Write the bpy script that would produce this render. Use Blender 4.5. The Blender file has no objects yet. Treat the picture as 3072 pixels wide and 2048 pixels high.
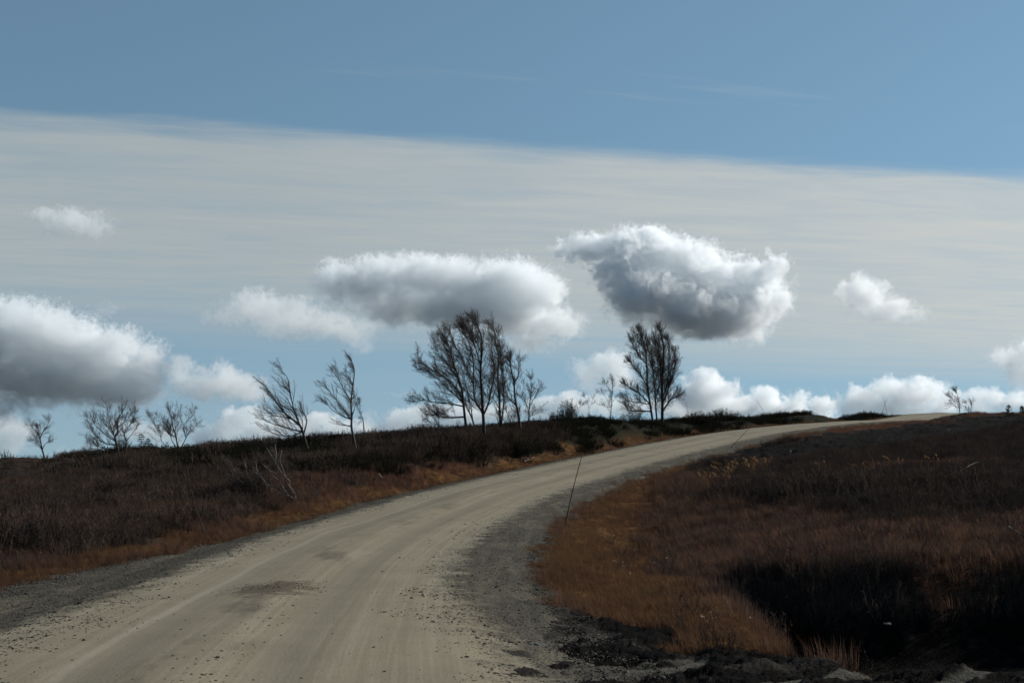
import bpy, bmesh, math, random, os
import numpy as np
from mathutils import Vector, Matrix, noise as mnoise

C = bpy.context
scene = C.scene
R = math.radians

# ------------------------------------------------------------ camera
EYE = 1.9                       # eye height above the road where the camera stands
FPX = 3072 * 50 / 36            # focal length in photograph pixels
PITCH = math.atan((1400 - 1024) / FPX)
cam_d = bpy.data.cameras.new('camera')
cam_d.lens = 50; cam_d.sensor_width = 36
cam_d.clip_start = 0.1; cam_d.clip_end = 60000
cam = bpy.data.objects.new('camera', cam_d)
scene.collection.objects.link(cam)
cam.location = (0, 0, EYE)
cam.rotation_euler = (R(90) + PITCH, 0, 0)
scene.camera = cam

def ray(px, py):
    """unit-depth (y=1) direction of a photograph pixel"""
    a = (px - 1536) / FPX; b = (1024 - py) / FPX
    y = math.cos(PITCH) - b * math.sin(PITCH)
    z = math.sin(PITCH) + b * math.cos(PITCH)
    return (a / y, 1.0, z / y)
def at(px, py, Y):
    d = ray(px, py)
    return Vector((d[0] * Y, Y, EYE + d[2] * Y))

# ------------------------------------------------------------ light, sky, exposure
SUN_EL, SUN_AZ = 30.0, 66.0      # azimuth clockwise from the viewing direction (+Y)
sd = Vector((math.sin(R(SUN_AZ)) * math.cos(R(SUN_EL)), math.cos(R(SUN_AZ)) * math.cos(R(SUN_EL)), math.sin(R(SUN_EL))))
sun_d = bpy.data.lights.new('sun', 'SUN')
sun_d.energy = 5.0; sun_d.angle = R(0.5); sun_d.color = (1.0, 0.94, 0.85)
sun = bpy.data.objects.new('sun', sun_d)
sun.rotation_euler = sd.to_track_quat('Z', 'Y').to_euler()
scene.collection.objects.link(sun)

class NT:
    """small helper for node trees"""
    def __init__(s, tree): s.t = tree; s.n = tree.nodes; s.l = tree.links
    def node(s, kind, **kw):
        n = s.n.new(kind)
        for k, v in kw.items(): setattr(n, k, v)
        return n
    def put(s, sock, v):
        if v is None: return
        if isinstance(v, bpy.types.NodeSocket): s.l.new(v, sock)
        else: sock.default_value = v
    def math(s, op, a, b=None, c=None, clamp=False):
        n = s.node('ShaderNodeMath', operation=op, use_clamp=clamp)
        s.put(n.inputs[0], a); s.put(n.inputs[1], b); s.put(n.inputs[2], c)
        return n.outputs[0]
    def vmath(s, op, a, b=None, out=0, scale=None):
        n = s.node('ShaderNodeVectorMath', operation=op)
        s.put(n.inputs[0], a)
        if b is not None: s.put(n.inputs[1], b)
        if scale is not None: s.put(n.inputs['Scale'], scale)
        return n.outputs[out]
    def maprange(s, v, a, b, c=0.0, d=1.0, smooth=False):
        n = s.node('ShaderNodeMapRange', interpolation_type='SMOOTHSTEP' if smooth else 'LINEAR')
        for i, x in enumerate((v, a, b, c, d)): s.put(n.inputs[i], x)
        return n.outputs[0]
    def noise(s, vec, scale, detail=3, rough=.5, dist=0.0, out=0):
        n = s.node('ShaderNodeTexNoise')
        s.put(n.inputs['Vector'], vec); n.inputs['Scale'].default_value = scale
        n.inputs['Detail'].default_value = detail; n.inputs['Roughness'].default_value = rough
        n.inputs['Distortion'].default_value = dist
        return n.outputs[out]
    def voronoi(s, vec, scale, feature='F1', out=0, rnd=1.0):
        n = s.node('ShaderNodeTexVoronoi', feature=feature)
        s.put(n.inputs['Vector'], vec); n.inputs['Scale'].default_value = scale
        n.inputs['Randomness'].default_value = rnd
        return n.outputs[out]
    def mapping(s, vec, scale=(1, 1, 1), rot=(0, 0, 0), loc=(0, 0, 0)):
        n = s.node('ShaderNodeMapping')
        s.put(n.inputs[0], vec); n.inputs['Location'].default_value = loc
        n.inputs['Rotation'].default_value = rot; n.inputs['Scale'].default_value = scale
        return n.outputs[0]
    def mix(s, f, a, b):
        n = s.node('ShaderNodeMix', data_type='RGBA')
        s.put(n.inputs[0], f)
        for i, v in ((6, a), (7, b)):
            if not isinstance(v, bpy.types.NodeSocket): v = (*v[:3], 1)
            s.put(n.inputs[i], v)
        return n.outputs[2]
    def sep(s, v):
        n = s.node('ShaderNodeSeparateXYZ'); s.put(n.inputs[0], v); return n.outputs
    def comb(s, x, y, z):
        n = s.node('ShaderNodeCombineXYZ')
        for i, v in enumerate((x, y, z)): s.put(n.inputs[i], v)
        return n.outputs[0]

world = bpy.data.worlds.new("World"); scene.world = world; world.use_nodes = True
w = NT(world.node_tree); w.n.clear()
wout = w.node('ShaderNodeOutputWorld'); bg = w.node('ShaderNodeBackground')
sky = w.node('ShaderNodeTexSky', sky_type='NISHITA')
sky.sun_disc = False; sky.sun_elevation = R(SUN_EL); sky.sun_rotation = R(SUN_AZ)
tcs = w.node('ShaderNodeTexCoord')
w.l.new(w.vmath('NORMALIZE', w.vmath('ADD', w.vmath('MULTIPLY', tcs.outputs['Generated'], (1, 1, .85)), (0, 0, .17))), sky.inputs['Vector'])
sky.altitude = 900; sky.air_density = 1.0; sky.dust_density = 0.35; sky.ozone_density = 1.6
STR = 0.066
bg.inputs[1].default_value = STR
# a high thin veil of cirrostratus: a flat layer overhead, seen in the plane u = x/z, v = y/z
tc = w.node('ShaderNodeTexCoord')
x, y, z = w.sep(tc.outputs['Generated'])[:3]
zz = w.math('MAXIMUM', z, 0.004)
u = w.math('DIVIDE', x, zz); v = w.math('DIVIDE', y, zz)
s_ = w.math('ADD', w.math('MULTIPLY', u, -0.251), w.math('MULTIPLY', v, 0.968))     # across the edge
t_ = w.math('ADD', w.math('MULTIPLY', u, 0.968), w.math('MULTIPLY', v, 0.251))      # along the edge
st = w.comb(w.math('MULTIPLY', t_, 0.22), s_, 0.0)
n1 = w.noise(st, 1.1, 5, .55, .4)
n2 = w.noise(w.comb(w.math('MULTIPLY', t_, 0.35), s_, 3.0), 4.0, 5, .6, .3)
sw = w.math('ADD', s_, w.math('ADD', w.math('MULTIPLY', w.math('SUBTRACT', n1, .5), .45), w.math('MULTIPLY', w.math('SUBTRACT', n2, .5), .38)))
up = w.maprange(sw, 4.10, 4.50, 0, 1, True)
low = w.maprange(w.math('ADD', w.math('SUBTRACT', s_, w.math('MULTIPLY', t_, .35)), w.math('MULTIPLY', w.math('SUBTRACT', n1, .5), 5.0)), 6.4, 13.5, 1, 0, True)
var = w.maprange(n2, .3, .7, .70, 1.0)
var2 = w.maprange(n1, .3, .7, .78, 1.0)
m = w.math('MULTIPLY', w.math('MULTIPLY', up, low), w.math('MULTIPLY', var, var2))
# a few thin streaks ahead of the sheet
n3 = w.noise(w.comb(w.math('MULTIPLY', t_, 0.5), w.math('MULTIPLY', s_, 2.2), 7.0), 1.3, 5, .6, .8)
thin = w.math('MULTIPLY', w.maprange(n3, .56, .78, 0, .30, True), w.maprange(s_, 3.0, 3.9, 0, 1, True))
m = w.math('MAXIMUM', m, thin)
m = w.math('MULTIPLY', m, w.maprange(y, -.1, .2, 0, 1))
dot = w.vmath('DOT_PRODUCT', w.vmath('NORMALIZE', tc.outputs['Generated']), tuple(sd), out=1)
glow = w.maprange(dot, .30, .90, 0, 1)
vc = w.mix(glow, (.365 / STR, .392 / STR, .385 / STR), (.60 / STR, .59 / STR, .54 / STR))
skc = w.vmath('MULTIPLY', sky.outputs[0], (1.18, 1.40, 1.26))
skc = w.mix(w.maprange(z, .02, .16, .42, .08), skc, (.31 / STR, .375 / STR, .41 / STR))
col = w.mix(w.math('MULTIPLY', m, .97), skc, vc)
w.l.new(col, bg.inputs[0]); w.l.new(bg.outputs[0], wout.inputs[0])

vs = scene.view_settings
vs.view_transform = 'Standard'; vs.look = 'None'; vs.exposure = 0.3; vs.gamma = 1.0
cy = scene.cycles
cy.use_denoising = True
cy.use_adaptive_sampling = True; cy.adaptive_threshold = 0.012
cy.max_bounces = 10; cy.diffuse_bounces = 2; cy.glossy_bounces = 2; cy.transmission_bounces = 3
cy.volume_bounces = 7; cy.transparent_max_bounces = 12
cy.volume_max_steps = 256

# ------------------------------------------------------------ labels
def tag(o, label=None, cat=None, group=None, kind=None):
    for k, v_ in (('label', label), ('category', cat), ('group', group), ('kind', kind)):
        if v_: o[k] = v_
    return o
def link(o, parent=None):
    scene.collection.objects.link(o)
    if parent is not None: o.parent = parent
    return o
# ------------------------------------------------------------ cumulus clouds: real volumes a few km away
def cloud_material(name, dens, g=.55):
    m_ = bpy.data.materials.new(name); m_.use_nodes = True
    t = NT(m_.node_tree); t.n.clear()
    o_ = t.node('ShaderNodeOutputMaterial'); pv = t.node('ShaderNodeVolumePrincipled')
    pv.inputs['Color'].default_value = (.962, .985, 1, 1)
    pv.inputs['Density'].default_value = dens
    pv.inputs['Anisotropy'].default_value = g
    t.l.new(pv.outputs[0], o_.inputs['Volume'])
    m_.cycles.volume_step_rate = 2.2
    return m_

def make_cloud(name, label, D, blobs, dens=.05, amp=.5, nscale=6.0, res=110, seed=0, soft=.5, depth=.9, group=None, fine=1.15, bias=.0, g_=.45, grow=1.12, warp=120):
    """blobs: (px, py, rx, ry[, weight]) ellipses read off the photograph (3072 px scale), built as ellipsoids at distance D"""
    k = D / FPX
    cs = [(at(b[0], b[1], D), b[2] * k * grow, b[3] * k * grow) for b in blobs]
    rnd = random.Random(seed)
    lo = Vector((min(c.x - a * 1.75 for c, a, b in cs), 0, min(c.z - b * 1.75 for c, a, b in cs)))
    hi = Vector((max(c.x + a * 1.75 for c, a, b in cs), 0, max(c.z + b * 1.75 for c, a, b in cs)))
    md = max(min(a, b * 1.6) for c, a, b in cs) * depth * 1.7
    ctr = Vector(((lo.x + hi.x) / 2, D, (lo.z + hi.z) / 2))
    half = Vector(((hi.x - lo.x) / 2, md, (hi.z - lo.z) / 2))
    me = bpy.data.meshes.new(name)
    me.from_pydata([(0, 0, 0)], [], [])
    ob = bpy.data.objects.new(name, me); ob.location = ctr
    link(ob)
    ng = bpy.data.node_groups.new(name, 'GeometryNodeTree')
    ng.interface.new_socket('Geometry', in_out='INPUT', socket_type='NodeSocketGeometry')
    ng.interface.new_socket('Geometry', in_out='OUTPUT', socket_type='NodeSocketGeometry')
    g = NT(ng)
    go = g.node('NodeGroupOutput')
    pos = g.node('GeometryNodeInputPosition').outputs[0]
    big = max(half.x, half.z)
    # domain warp
    wn = g.node('ShaderNodeTexNoise'); wn.inputs['Scale'].default_value = 1 / (75 * k); wn.inputs['Detail'].default_value = 4.0
    off = (rnd.uniform(-900, 900), rnd.uniform(-900, 900), rnd.uniform(-900, 900))
    g.l.new(g.vmath('ADD', pos, off), wn.inputs['Vector'])
    wv = g.vmath('SCALE', g.vmath('SUBTRACT', wn.outputs['Color'], (.5, .5, .5)), scale=warp * k)
    p2 = g.vmath('ADD', pos, wv)
    sdf = None
    for (c, a, b), bb in zip(cs, blobs):
        dy = (rnd.uniform(-.2, .2) if len(bb) < 6 else bb[5]) * md
        q = g.vmath('DIVIDE', g.vmath('SUBTRACT', p2, tuple(c - ctr + Vector((0, dy, 0)))), (a, min(a, b * 1.6) * depth * (bb[6] if len(bb) > 6 else 1), b))
        d_ = g.math('SUBTRACT', 1.0, g.vmath('LENGTH', q, out=1))
        if len(bb) > 4: d_ = g.math('MULTIPLY', d_, bb[4])
        if sdf is None: sdf = d_
        else: sdf = g.math('SMOOTH_MAX', sdf, d_, .10)
    # billows: rounded heads pushed out of the lumps, then torn by fine noise
    k0 = fine / k
    fn = g.node('ShaderNodeTexNoise'); fn.inputs['Scale'].default_value = k0 / 52
    fn.inputs['Detail'].default_value = 3.0; fn.inputs['Roughness'].default_value = .5
    g.l.new(g.vmath('ADD', pos, off[::-1]), fn.inputs['Vector'])
    bil = g.math('SUBTRACT', .34, g.math('ABSOLUTE', g.math('MULTIPLY', g.math('SUBTRACT', fn.outputs[0], .5), 3.2)))
    f2 = g.node('ShaderNodeTexNoise'); f2.inputs['Scale'].default_value = k0 / 19
    f2.inputs['Detail'].default_value = 6.0; f2.inputs['Roughness'].default_value = .66; f2.inputs['Distortion'].default_value = .25
    g.l.new(g.vmath('ADD', p2, off), f2.inputs['Vector'])
    n_ = g.math('MULTIPLY', g.math('ADD', g.math('MULTIPLY', bil, amp * 2.0), g.math('MULTIPLY', g.math('SUBTRACT', f2.outputs[0], .5), amp * 3.6)), g.maprange(g.math('DIVIDE', g.sep(pos)[2], half.z), -.55, .35, .55, 1.1))
    val = g.math('ADD', g.math('ADD', sdf, n_), bias)
    # firm heads above, softer vapour below
    zrel = g.math('DIVIDE', g.sep(pos)[2], half.z)
    sf = g.maprange(zrel, -.7, .45, soft * 1.25, soft * .38)
    dn = g.math('POWER', g.maprange(val, 0.0, sf, 0, 1), 1.5)

    # fade to nothing on the faces of the grid
    qv = g.vmath('DIVIDE', pos, tuple(half)); qs = g.sep(g.vmath('ABSOLUTE', qv))
    mx = g.math('MAXIMUM', g.math('MAXIMUM', qs[0], qs[1]), qs[2])
    dn = g.math('MULTIPLY', dn, g.maprange(mx, .85, .98, 1, 0))
    vc_ = g.node('GeometryNodeVolumeCube')
    g.put(vc_.inputs['Density'], dn)
    vc_.inputs['Min'].default_value = -half; vc_.inputs['Max'].default_value = half
    vox = 2 * big / (res * 1.15)
    for nm, h in (('X', half.x), ('Y', half.y), ('Z', half.z)):
        vc_.inputs['Resolution ' + nm].default_value = max(8, int(2 * h / vox))
    sm = g.node('GeometryNodeSetMaterial'); g.l.new(vc_.outputs[0], sm.inputs[0])
    sm.inputs['Material'].default_value = cloud_material(name + '_vapour', dens / k * .01, g_)
    g.l.new(sm.outputs[0], go.inputs[0])
    md_ = ob.modifiers.new('vapour', 'NODES'); md_.node_group = ng
    ob.data.materials.append(sm.inputs['Material'].default_value)
    tag(ob, label, 'cloud', group, 'structure')
    return ob


CG = 'cumulus clouds low over the hill'
make_cloud('cumulus_cloud', 'big white cumulus with a dark blue-grey belly, above the pair of tall upright birches', 2600,
    [(1753,742,75,34,.8,.1,.6),(1855,739,100,42,.9,.1,.6),(1947,722,85,44,.9,.2,.6),(2030,769,105,50,.9,.1,.6),(2107,824,100,55,.9,0,.6),(2127,884,70,40,.8,-.3,.5),(2234,839,95,50,.9,.1,.6),(2316,824,45,48,.8,0,.6),(2340,894,45,70,.8,0,.6),
     (1860,814,75,60,1.1,.1,1),(1933,884,110,70,1.3,0,1.1),(2059,934,130,70,1.3,0,1.1),(2175,954,120,65,1.2,0,1.1),(2263,914,75,70,1,0,1),(1884,919,65,50,.7,0,.6),(1913,964,60,30,.6,0,.6),(2107,999,120,30,.9,0,.8),(2234,999,90,30,.7,0,.6)],
    dens=4.2, res=380, seed=3, amp=.60, depth=1.2, soft=.55, bias=.0, grow=1.03)
make_cloud('cumulus_cloud', 'long white cloud with grey underside, behind the top of the big birch clump', 2800,
    [(1010,845,60,40,.7),(1110,850,100,55),(1185,810,85,42),(1290,845,110,50),(1400,850,120,50),(1520,845,95,55),(1600,880,80,60),(1230,915,150,50,1.1),(1400,930,170,50,1.1),(1540,950,100,60),(1640,975,100,42,.7),(1600,1020,80,35,.6)],
    dens=3.2, res=320, seed=5, amp=.56, fine=1.35)
make_cloud('cumulus_cloud', 'ragged white cloud left of the long grey-based cloud', 2900,
    [(680,955,60,28,.7),(780,930,80,45),(860,960,110,50,.9),(960,975,110,42,.9),(1060,990,75,36,.8),(1100,1030,30,22,.7)], dens=1.2, res=200, seed=8, amp=.5)
make_cloud('cumulus_cloud', 'large billowing cloud with blue-grey base at the left edge', 2700,
    [(20,1012,110,75),(140,1022,90,60,.8),(250,1052,90,55),(330,1062,80,55),(410,1112,70,65),(60,1122,150,70,1.2),(220,1132,150,75,1.2),(360,1172,110,55),(100,1202,150,30,.7),(-90,1102,120,110),(10,1237,80,35,.6),(440,1172,40,35,.7)],
    dens=3.3, res=340, seed=12, amp=.72, fine=1.25)
make_cloud('cumulus_cloud', 'oval cloud with grey middle between the left big cloud and leaning birch', 3000,
    [(540,1110,35,28,.6),(570,1150,50,35,.7),(650,1150,85,42),(720,1170,75,42),(600,1185,70,30,.8),(760,1190,50,25,.7)], dens=1.6, res=160, seed=14, amp=.45)
make_cloud('cumulus_cloud', 'faint small cloud alone high at the left, inside the veil', 3000,
    [(140,650,50,20,.6),(210,675,80,32,.7),(280,695,60,24,.6)], dens=2.2, res=120, seed=16, amp=.5)
make_cloud('cumulus_cloud', 'tiny faint wisp right above the big left cloud', 3000,
    [(320,935,30,22,.6),(335,920,22,14,.5)], dens=.7, res=70, seed=17, amp=.5)
make_cloud('cumulus_cloud', 'small bright wedge-shaped cloud alone at the right', 2800,
    [(2560,875,45,38),(2600,890,65,42),(2670,930,65,38),(2740,945,45,18,.7),(2555,920,30,30,.7)], dens=1.8, res=150, seed=18, amp=.42)
make_cloud('cumulus_cloud', 'white cloud peeping left of the upright birches', 3200,
    [(1770,1120,45,35,.8),(1830,1095,60,35),(1860,1135,60,45),(1790,1155,70,22,.7)], dens=1.6, res=140, seed=20, amp=.42)
make_cloud('cumulus_cloud', 'domed cloud standing on the horizon bank right of the upright birches', 4200,
    [(2120,1150,55,30),(2130,1180,75,40),(2090,1205,90,35),(2200,1215,60,25,.9)], dens=3.2, res=160, seed=22, amp=.38)
make_cloud('cumulus_cloud', 'cauliflower cloud bank on the horizon behind the skyline pole', 5200,
    [(2040,1235,60,26),(2130,1240,90,32),(2230,1225,60,32),(2290,1205,40,28),(2340,1225,80,34),(2410,1240,70,28),(2470,1225,35,28),(2360,1255,160,22)], dens=4.0, res=240, seed=24, amp=.42, grow=1.12, fine=1.4)
make_cloud('cumulus_cloud', 'long low white cloud on the horizon behind the crossed poles', 4800,
    [(2600,1185,50,30),(2680,1185,80,34),(2760,1185,75,38),(2830,1215,55,30),(2620,1230,110,30),(2740,1235,110,28),(2560,1215,40,20,.7)], dens=2.6, res=200, seed=26, amp=.40, grow=1.12, fine=1.5)
make_cloud('cumulus_cloud', 'low cloud behind the far birch and tiny spruce at the right', 4600,
    [(2930,1200,50,24,.8),(2980,1195,45,26),(3040,1205,60,26),(2960,1228,110,20,.9)], dens=2.2, res=130, seed=28, amp=.42, grow=1.12, fine=1.5)
make_cloud('cumulus_cloud', 'torn bright cloud cut by the right edge', 3000,
    [(3030,1080,45,30,.8),(3080,1100,60,55),(3110,1060,60,45),(3060,1140,40,30,.7)], dens=1.6, res=120, seed=30, amp=.5)
make_cloud('cumulus_cloud', 'low white bank on the horizon behind the leaning birches', 4600,
    [(670,1290,55,30,.9),(730,1255,60,32),(790,1290,90,35),(880,1290,90,30),(960,1270,80,28),(1030,1290,80,30),(640,1320,60,25,.8),(760,1325,120,26)], dens=2.6, res=240, seed=32, amp=.42, grow=1.12, fine=1.5)
make_cloud('cumulus_cloud', 'low white bank on the horizon behind the big birch clump', 4800,
    [(1130,1280,70,26,.9),(1210,1260,80,28),(1300,1245,80,30),(1400,1250,90,30),(1500,1240,70,26),(1250,1290,160,22)], dens=2.4, res=240, seed=34, amp=.42, grow=1.12, fine=1.5)
make_cloud('cumulus_cloud', 'bright low bank on the horizon between the clump and upright birches', 4800,
    [(1620,1240,60,24,.9),(1690,1215,70,26),(1770,1220,80,26),(1850,1225,70,24),(1930,1215,60,24),(1990,1225,50,22,.9)], dens=2.4, res=220, seed=36, amp=.42, grow=1.12, fine=1.5)
make_cloud('cumulus_cloud', 'smooth pale cloud low at the left edge above the leftmost birch', 3600,
    [(-30,1290,90,45),(50,1300,70,35,.9),(-20,1340,120,30,.8)], dens=1.5, res=130, seed=38, amp=.3)
make_cloud('cumulus_cloud', 'faint low cloud between the left small birches', 4600,
    [(200,1362,60,14,.8),(270,1340,45,20,.7),(400,1300,60,34,.8),(470,1310,70,28,.8),(540,1325,60,20,.8)], dens=1.4, res=180, seed=40, amp=.42, grow=1.12, fine=1.5)
make_cloud('cumulus_cloud', 'tiny thin shred of cloud left of the big birch clump', 3400,
    [(1205,1192,30,10,.5),(1225,1198,22,8,.5)], dens=.8, res=60, seed=42, amp=.4)
# ------------------------------------------------------------ lie of the land
def fnoise(x, y, seed=0):
    """smooth value noise in 0..1, vectorised"""
    xi = np.floor(x).astype(np.int64); yi = np.floor(y).astype(np.int64)
    fx = x - xi; fy = y - yi
    fx = fx * fx * (3 - 2 * fx); fy = fy * fy * (3 - 2 * fy)
    def h(a, b):
        n = (a * 374761393 + b * 668265263 + seed * 1442695041) & 0xffffffff
        n = ((n ^ (n >> 13)) * 1274126177) & 0xffffffff
        n = n ^ (n >> 16)
        return (n & 0xffffff) / float(0xffffff)
    return (h(xi, yi) * (1 - fx) + h(xi + 1, yi) * fx) * (1 - fy) + (h(xi, yi + 1) * (1 - fx) + h(xi + 1, yi + 1) * fx) * fy
def fbm(x, y, scale, octv=4, seed=0, rough=.5):
    r, a, tot = 0, 1.0, 0
    for i in range(octv):
        r = r + a * fnoise(x * scale + 17.3 * i, y * scale - 9.1 * i, seed + i); tot += a
        a *= rough; scale = scale * 2.03
    return r / tot
def sstep(v, a, b):
    t = np.clip((v - a) / (b - a), 0, 1); return t * t * (3 - 2 * t)

ROAD = np.array([(1.0,-14),(-.6,-5),(-1.7,2),(-2.5,8),(-2.9,13),(-3.15,17),(-3.3,21.5),(-3.3,27),(-3.0,32.5),(-2.3,39.2),(-1.1,46),(0.7,52.8),(3.2,61.2),(6.7,70.6),(11.3,82),(16.2,91.8),(21.8,100.5),(27,107.5),(31.6,115),(36.2,125),(41,135),(46,147),(52,162),(60,180)], float)
def catmull(P, n=24):
    out = []
    Q = np.vstack([2 * P[0] - P[1], P, 2 * P[-1] - P[-2]])
    for i in range(1, len(Q) - 2):
        for k in range(n):
            t = k / n
            out.append(.5 * ((2 * Q[i]) + (-Q[i-1] + Q[i+1]) * t + (2*Q[i-1] - 5*Q[i] + 4*Q[i+1] - Q[i+2]) * t*t + (-Q[i-1] + 3*Q[i] - 3*Q[i+1] + Q[i+2]) * t**3))
    out.append(Q[-2]); return np.array(out)
RC = catmull(ROAD)
RS = np.concatenate([[0], np.cumsum(np.hypot(*np.diff(RC, axis=0).T))])
s_new = np.arange(0, RS[-1], .5)
RC = np.stack([np.interp(s_new, RS, RC[:, 0]), np.interp(s_new, RS, RC[:, 1])], 1); RS = s_new
RT = np.gradient(RC, axis=0); RT /= np.hypot(RT[:, 0], RT[:, 1])[:, None]
RN = np.stack([RT[:, 1], -RT[:, 0]], 1)            # to the right
zr = np.interp(RC[:, 1], [-30,14,22,40,60,80,100,107,114,125,133,145,160,180], [0,0,.06,.6,1.8,3.3,4.9,5.32,5.62,6.35,6.95,6.95,6.2,4.6])
kern = np.ones(13) / 13
RZ = np.convolve(np.pad(zr, 6, 'edge'), kern, 'valid')
HW = 2.2                                           # half width of the packed surface
def road_frame(x, y):
    """signed offset from the road's centre line (right +), arc length, road height"""
    sh = x.shape; x = x.ravel(); y = y.ravel()
    t = np.full(x.shape, 99.0); s = np.zeros(x.shape); z = np.zeros(x.shape)
    idx = np.where((y < 190) & (y > -20) & (np.abs(x - np.interp(y, RC[:, 1], RC[:, 0])) < 22))[0]
    for k in range(0, len(idx), 20000):
        j = idx[k:k+20000]
        d2 = (x[j, None] - RC[None, :, 0])**2 + (y[j, None] - RC[None, :, 1])**2
        i = np.argmin(d2, 1)
        dx = x[j] - RC[i, 0]; dy = y[j] - RC[i, 1]
        al = dx * RT[i, 0] + dy * RT[i, 1]
        t[j] = dx * RN[i, 0] + dy * RN[i, 1]; s[j] = RS[i] + al; z[j] = np.interp(s[j], RS, RZ)
    return t.reshape(sh), s.reshape(sh), z.reshape(sh)

CP = []
def cp(px, *pts):
    for py, Y in pts:
        p = at(px, py, Y); CP.append((p.x, p.y, p.z))
    X, Yr, zr_ = CP[-1]
    k = X / Yr
    for dy, dz in ((22, -1.6), (60, -6.0), (120, -14.0)): CP.append((k * (Yr + dy), Yr + dy, zr_ + dz))
cp(-900, (1720,25), (1560,40), (1470,58), (1400,85))
cp(0, (1690,27), (1600,36), (1500,48), (1430,62), (1388,85))
cp(400, (1640,28), (1560,36), (1470,47), (1405,60), (1362,80))
cp(800, (1540,34), (1480,42), (1405,55), (1345,74))
cp(1200, (1440,46), (1374,54), (1316,70))
cp(1500, (1370,56), (1330,62), (1294,76))
cp(1700, (1304,73), (1266,86))
cp(2000, (1270,94), (1262,100))
cp(2300, (1266,112), (1263,116))
cp(2500, (1266,120), (1262,124))
cp(2680, (1246,132), (1243,136))
cp(3072, (1640,27), (1550,32), (1450,42), (1350,56), (1296,76), (1246,102))
cp(2780, (1640,27), (1550,32.5), (1455,42), (1362,57), (1320,76), (1285,98))
cp(2500, (1645,26.5), (1560,32), (1470,41), (1385,54), (1348,68), (1318,84), (1300,96))
cp(2250, (1650,25), (1560,30.5), (1470,39), (1412,49), (1366,63))
cp(3800, (1640,27), (1520,34), (1400,50), (1300,75), (1200,110))
for q in ((2500,1266,128),(2690,1270,121),(2880,1264,121),(2880,1272,145),(3072,1243,121),(3072,1262,145),(2690,1280,160),(3300,1240,125)):
    _p = at(*q); CP.append((_p.x, _p.y, _p.z))
for p in ((1.5,34,-.12),(1.5,28,-.15),(2,40,.2),(2,22,-.15),(1.5,18,-.1),(4,37,-.35),(4.5,42,.25),(3.6,32,-.5),(2.6,28,-.35),(3.0,27,-.5),(5,47,.9),(7.6,55,1.5),(11,65,2.2),(0,-30,0),(30,-30,0),(-30,-30,-.2),(-15,5,-.1),(-30,10,-.2),(15,5,0),(30,10,.3),(8,12,0),(14,12,.1),(20,14,.2),(3,12,-.02),(-12,18,-.1),(-20,25,0),(25,20,.5)):
    CP.append(p)
# points that cp() dropped behind a ridge where the road crest still stands are left out
CPa = np.array(CP)
_t, _s, _z = road_frame(CPa[:, 0], CPa[:, 1])
CPa = CPa[~((np.abs(_t) < 9) & (CPa[:, 2] < _z - .8) & (CPa[:, 1] > 60))]
_t, _s, _z = road_frame(CPa[:, 0], CPa[:, 1])
print('near-road', [(round(a), round(b), round(c, 1), round(z_, 1)) for a, b, c, z_, t_ in zip(CPa[:,0], CPa[:,1], CPa[:,2], _z, _t) if abs(t_) < 4])
_x, _i = np.unique(np.round(CPa[:, :2], 1), axis=0, return_index=True); CPa = CPa[_i]
def kern_(d): return np.sqrt(d * d + 25.0)
_D = kern_(np.hypot(CPa[:, None, 0] - CPa[None, :, 0], CPa[:, None, 1] - CPa[None, :, 1]))
_n = len(CPa)
_P = np.hstack([np.ones((_n, 1)), CPa[:, :2]])
_A = np.block([[_D - np.eye(_n) * .6, _P], [_P.T, np.zeros((3, 3))]])
_W = np.linalg.solve(_A, np.concatenate([CPa[:, 2], np.zeros(3)]))
def base_height(x, y):
    sh = x.shape; x = x.ravel(); y = y.ravel(); o = np.empty(x.shape)
    for k in range(0, len(x), 40000):
        X = x[k:k+40000]; Y = y[k:k+40000]
        D = kern_(np.hypot(X[:, None] - CPa[None, :, 0], Y[:, None] - CPa[None, :, 1]))
        o[k:k+40000] = D @ _W[:_n] + _W[_n] + _W[_n+1] * X + _W[_n+2] * Y
    return o.reshape(sh)
PIT = np.array([(3.0,26.2),(4.2,25.0),(5.2,24.4),(6.8,24.6),(8.5,24.9),(10.5,24.7),(13,24.6),(17,23.6),(17,15),(10.5,13.7),(6,13.5),(3.4,14.4),(2.7,17),(2.9,20),(3.1,22.5),(2.6,24.6)], float)
def pit_in(x, y):
    """distance inside the hollow's outline (negative outside)"""
    x0_ = x; x = x + (fbm(x, y, .9, 3, 5) - .5) * .6; y = y + (fbm(x0_, y, .45, 4, 9) - .5) * 1.35 * (1 - .65 * sstep(x0_, 5.5, 7))
    d = np.full(x.shape, 1e9); ins = np.zeros(x.shape, bool)
    n = len(PIT)
    for i in range(n):
        a = PIT[i]; b = PIT[(i + 1) % n]; e = b - a
        u_ = np.clip(((x - a[0]) * e[0] + (y - a[1]) * e[1]) / (e @ e), 0, 1)
        d = np.minimum(d, np.hypot(x - a[0] - u_ * e[0], y - a[1] - u_ * e[1]))
        c = (a[1] > y) != (b[1] > y)
        xi = e[0] * (y - a[1]) / (e[1] if abs(e[1]) > 1e-9 else 1e-9) + a[0]
        ins ^= c & (x < xi)
    return np.where(ins, d, -d)
def wl(y): return 1.35 + 1.5 * (1 - sstep(y, 21, 34))     # the left shoulder widens towards the lay-by
def wr_(y): return 1.3 + .45 * (1 - sstep(y, 36, 58))
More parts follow.
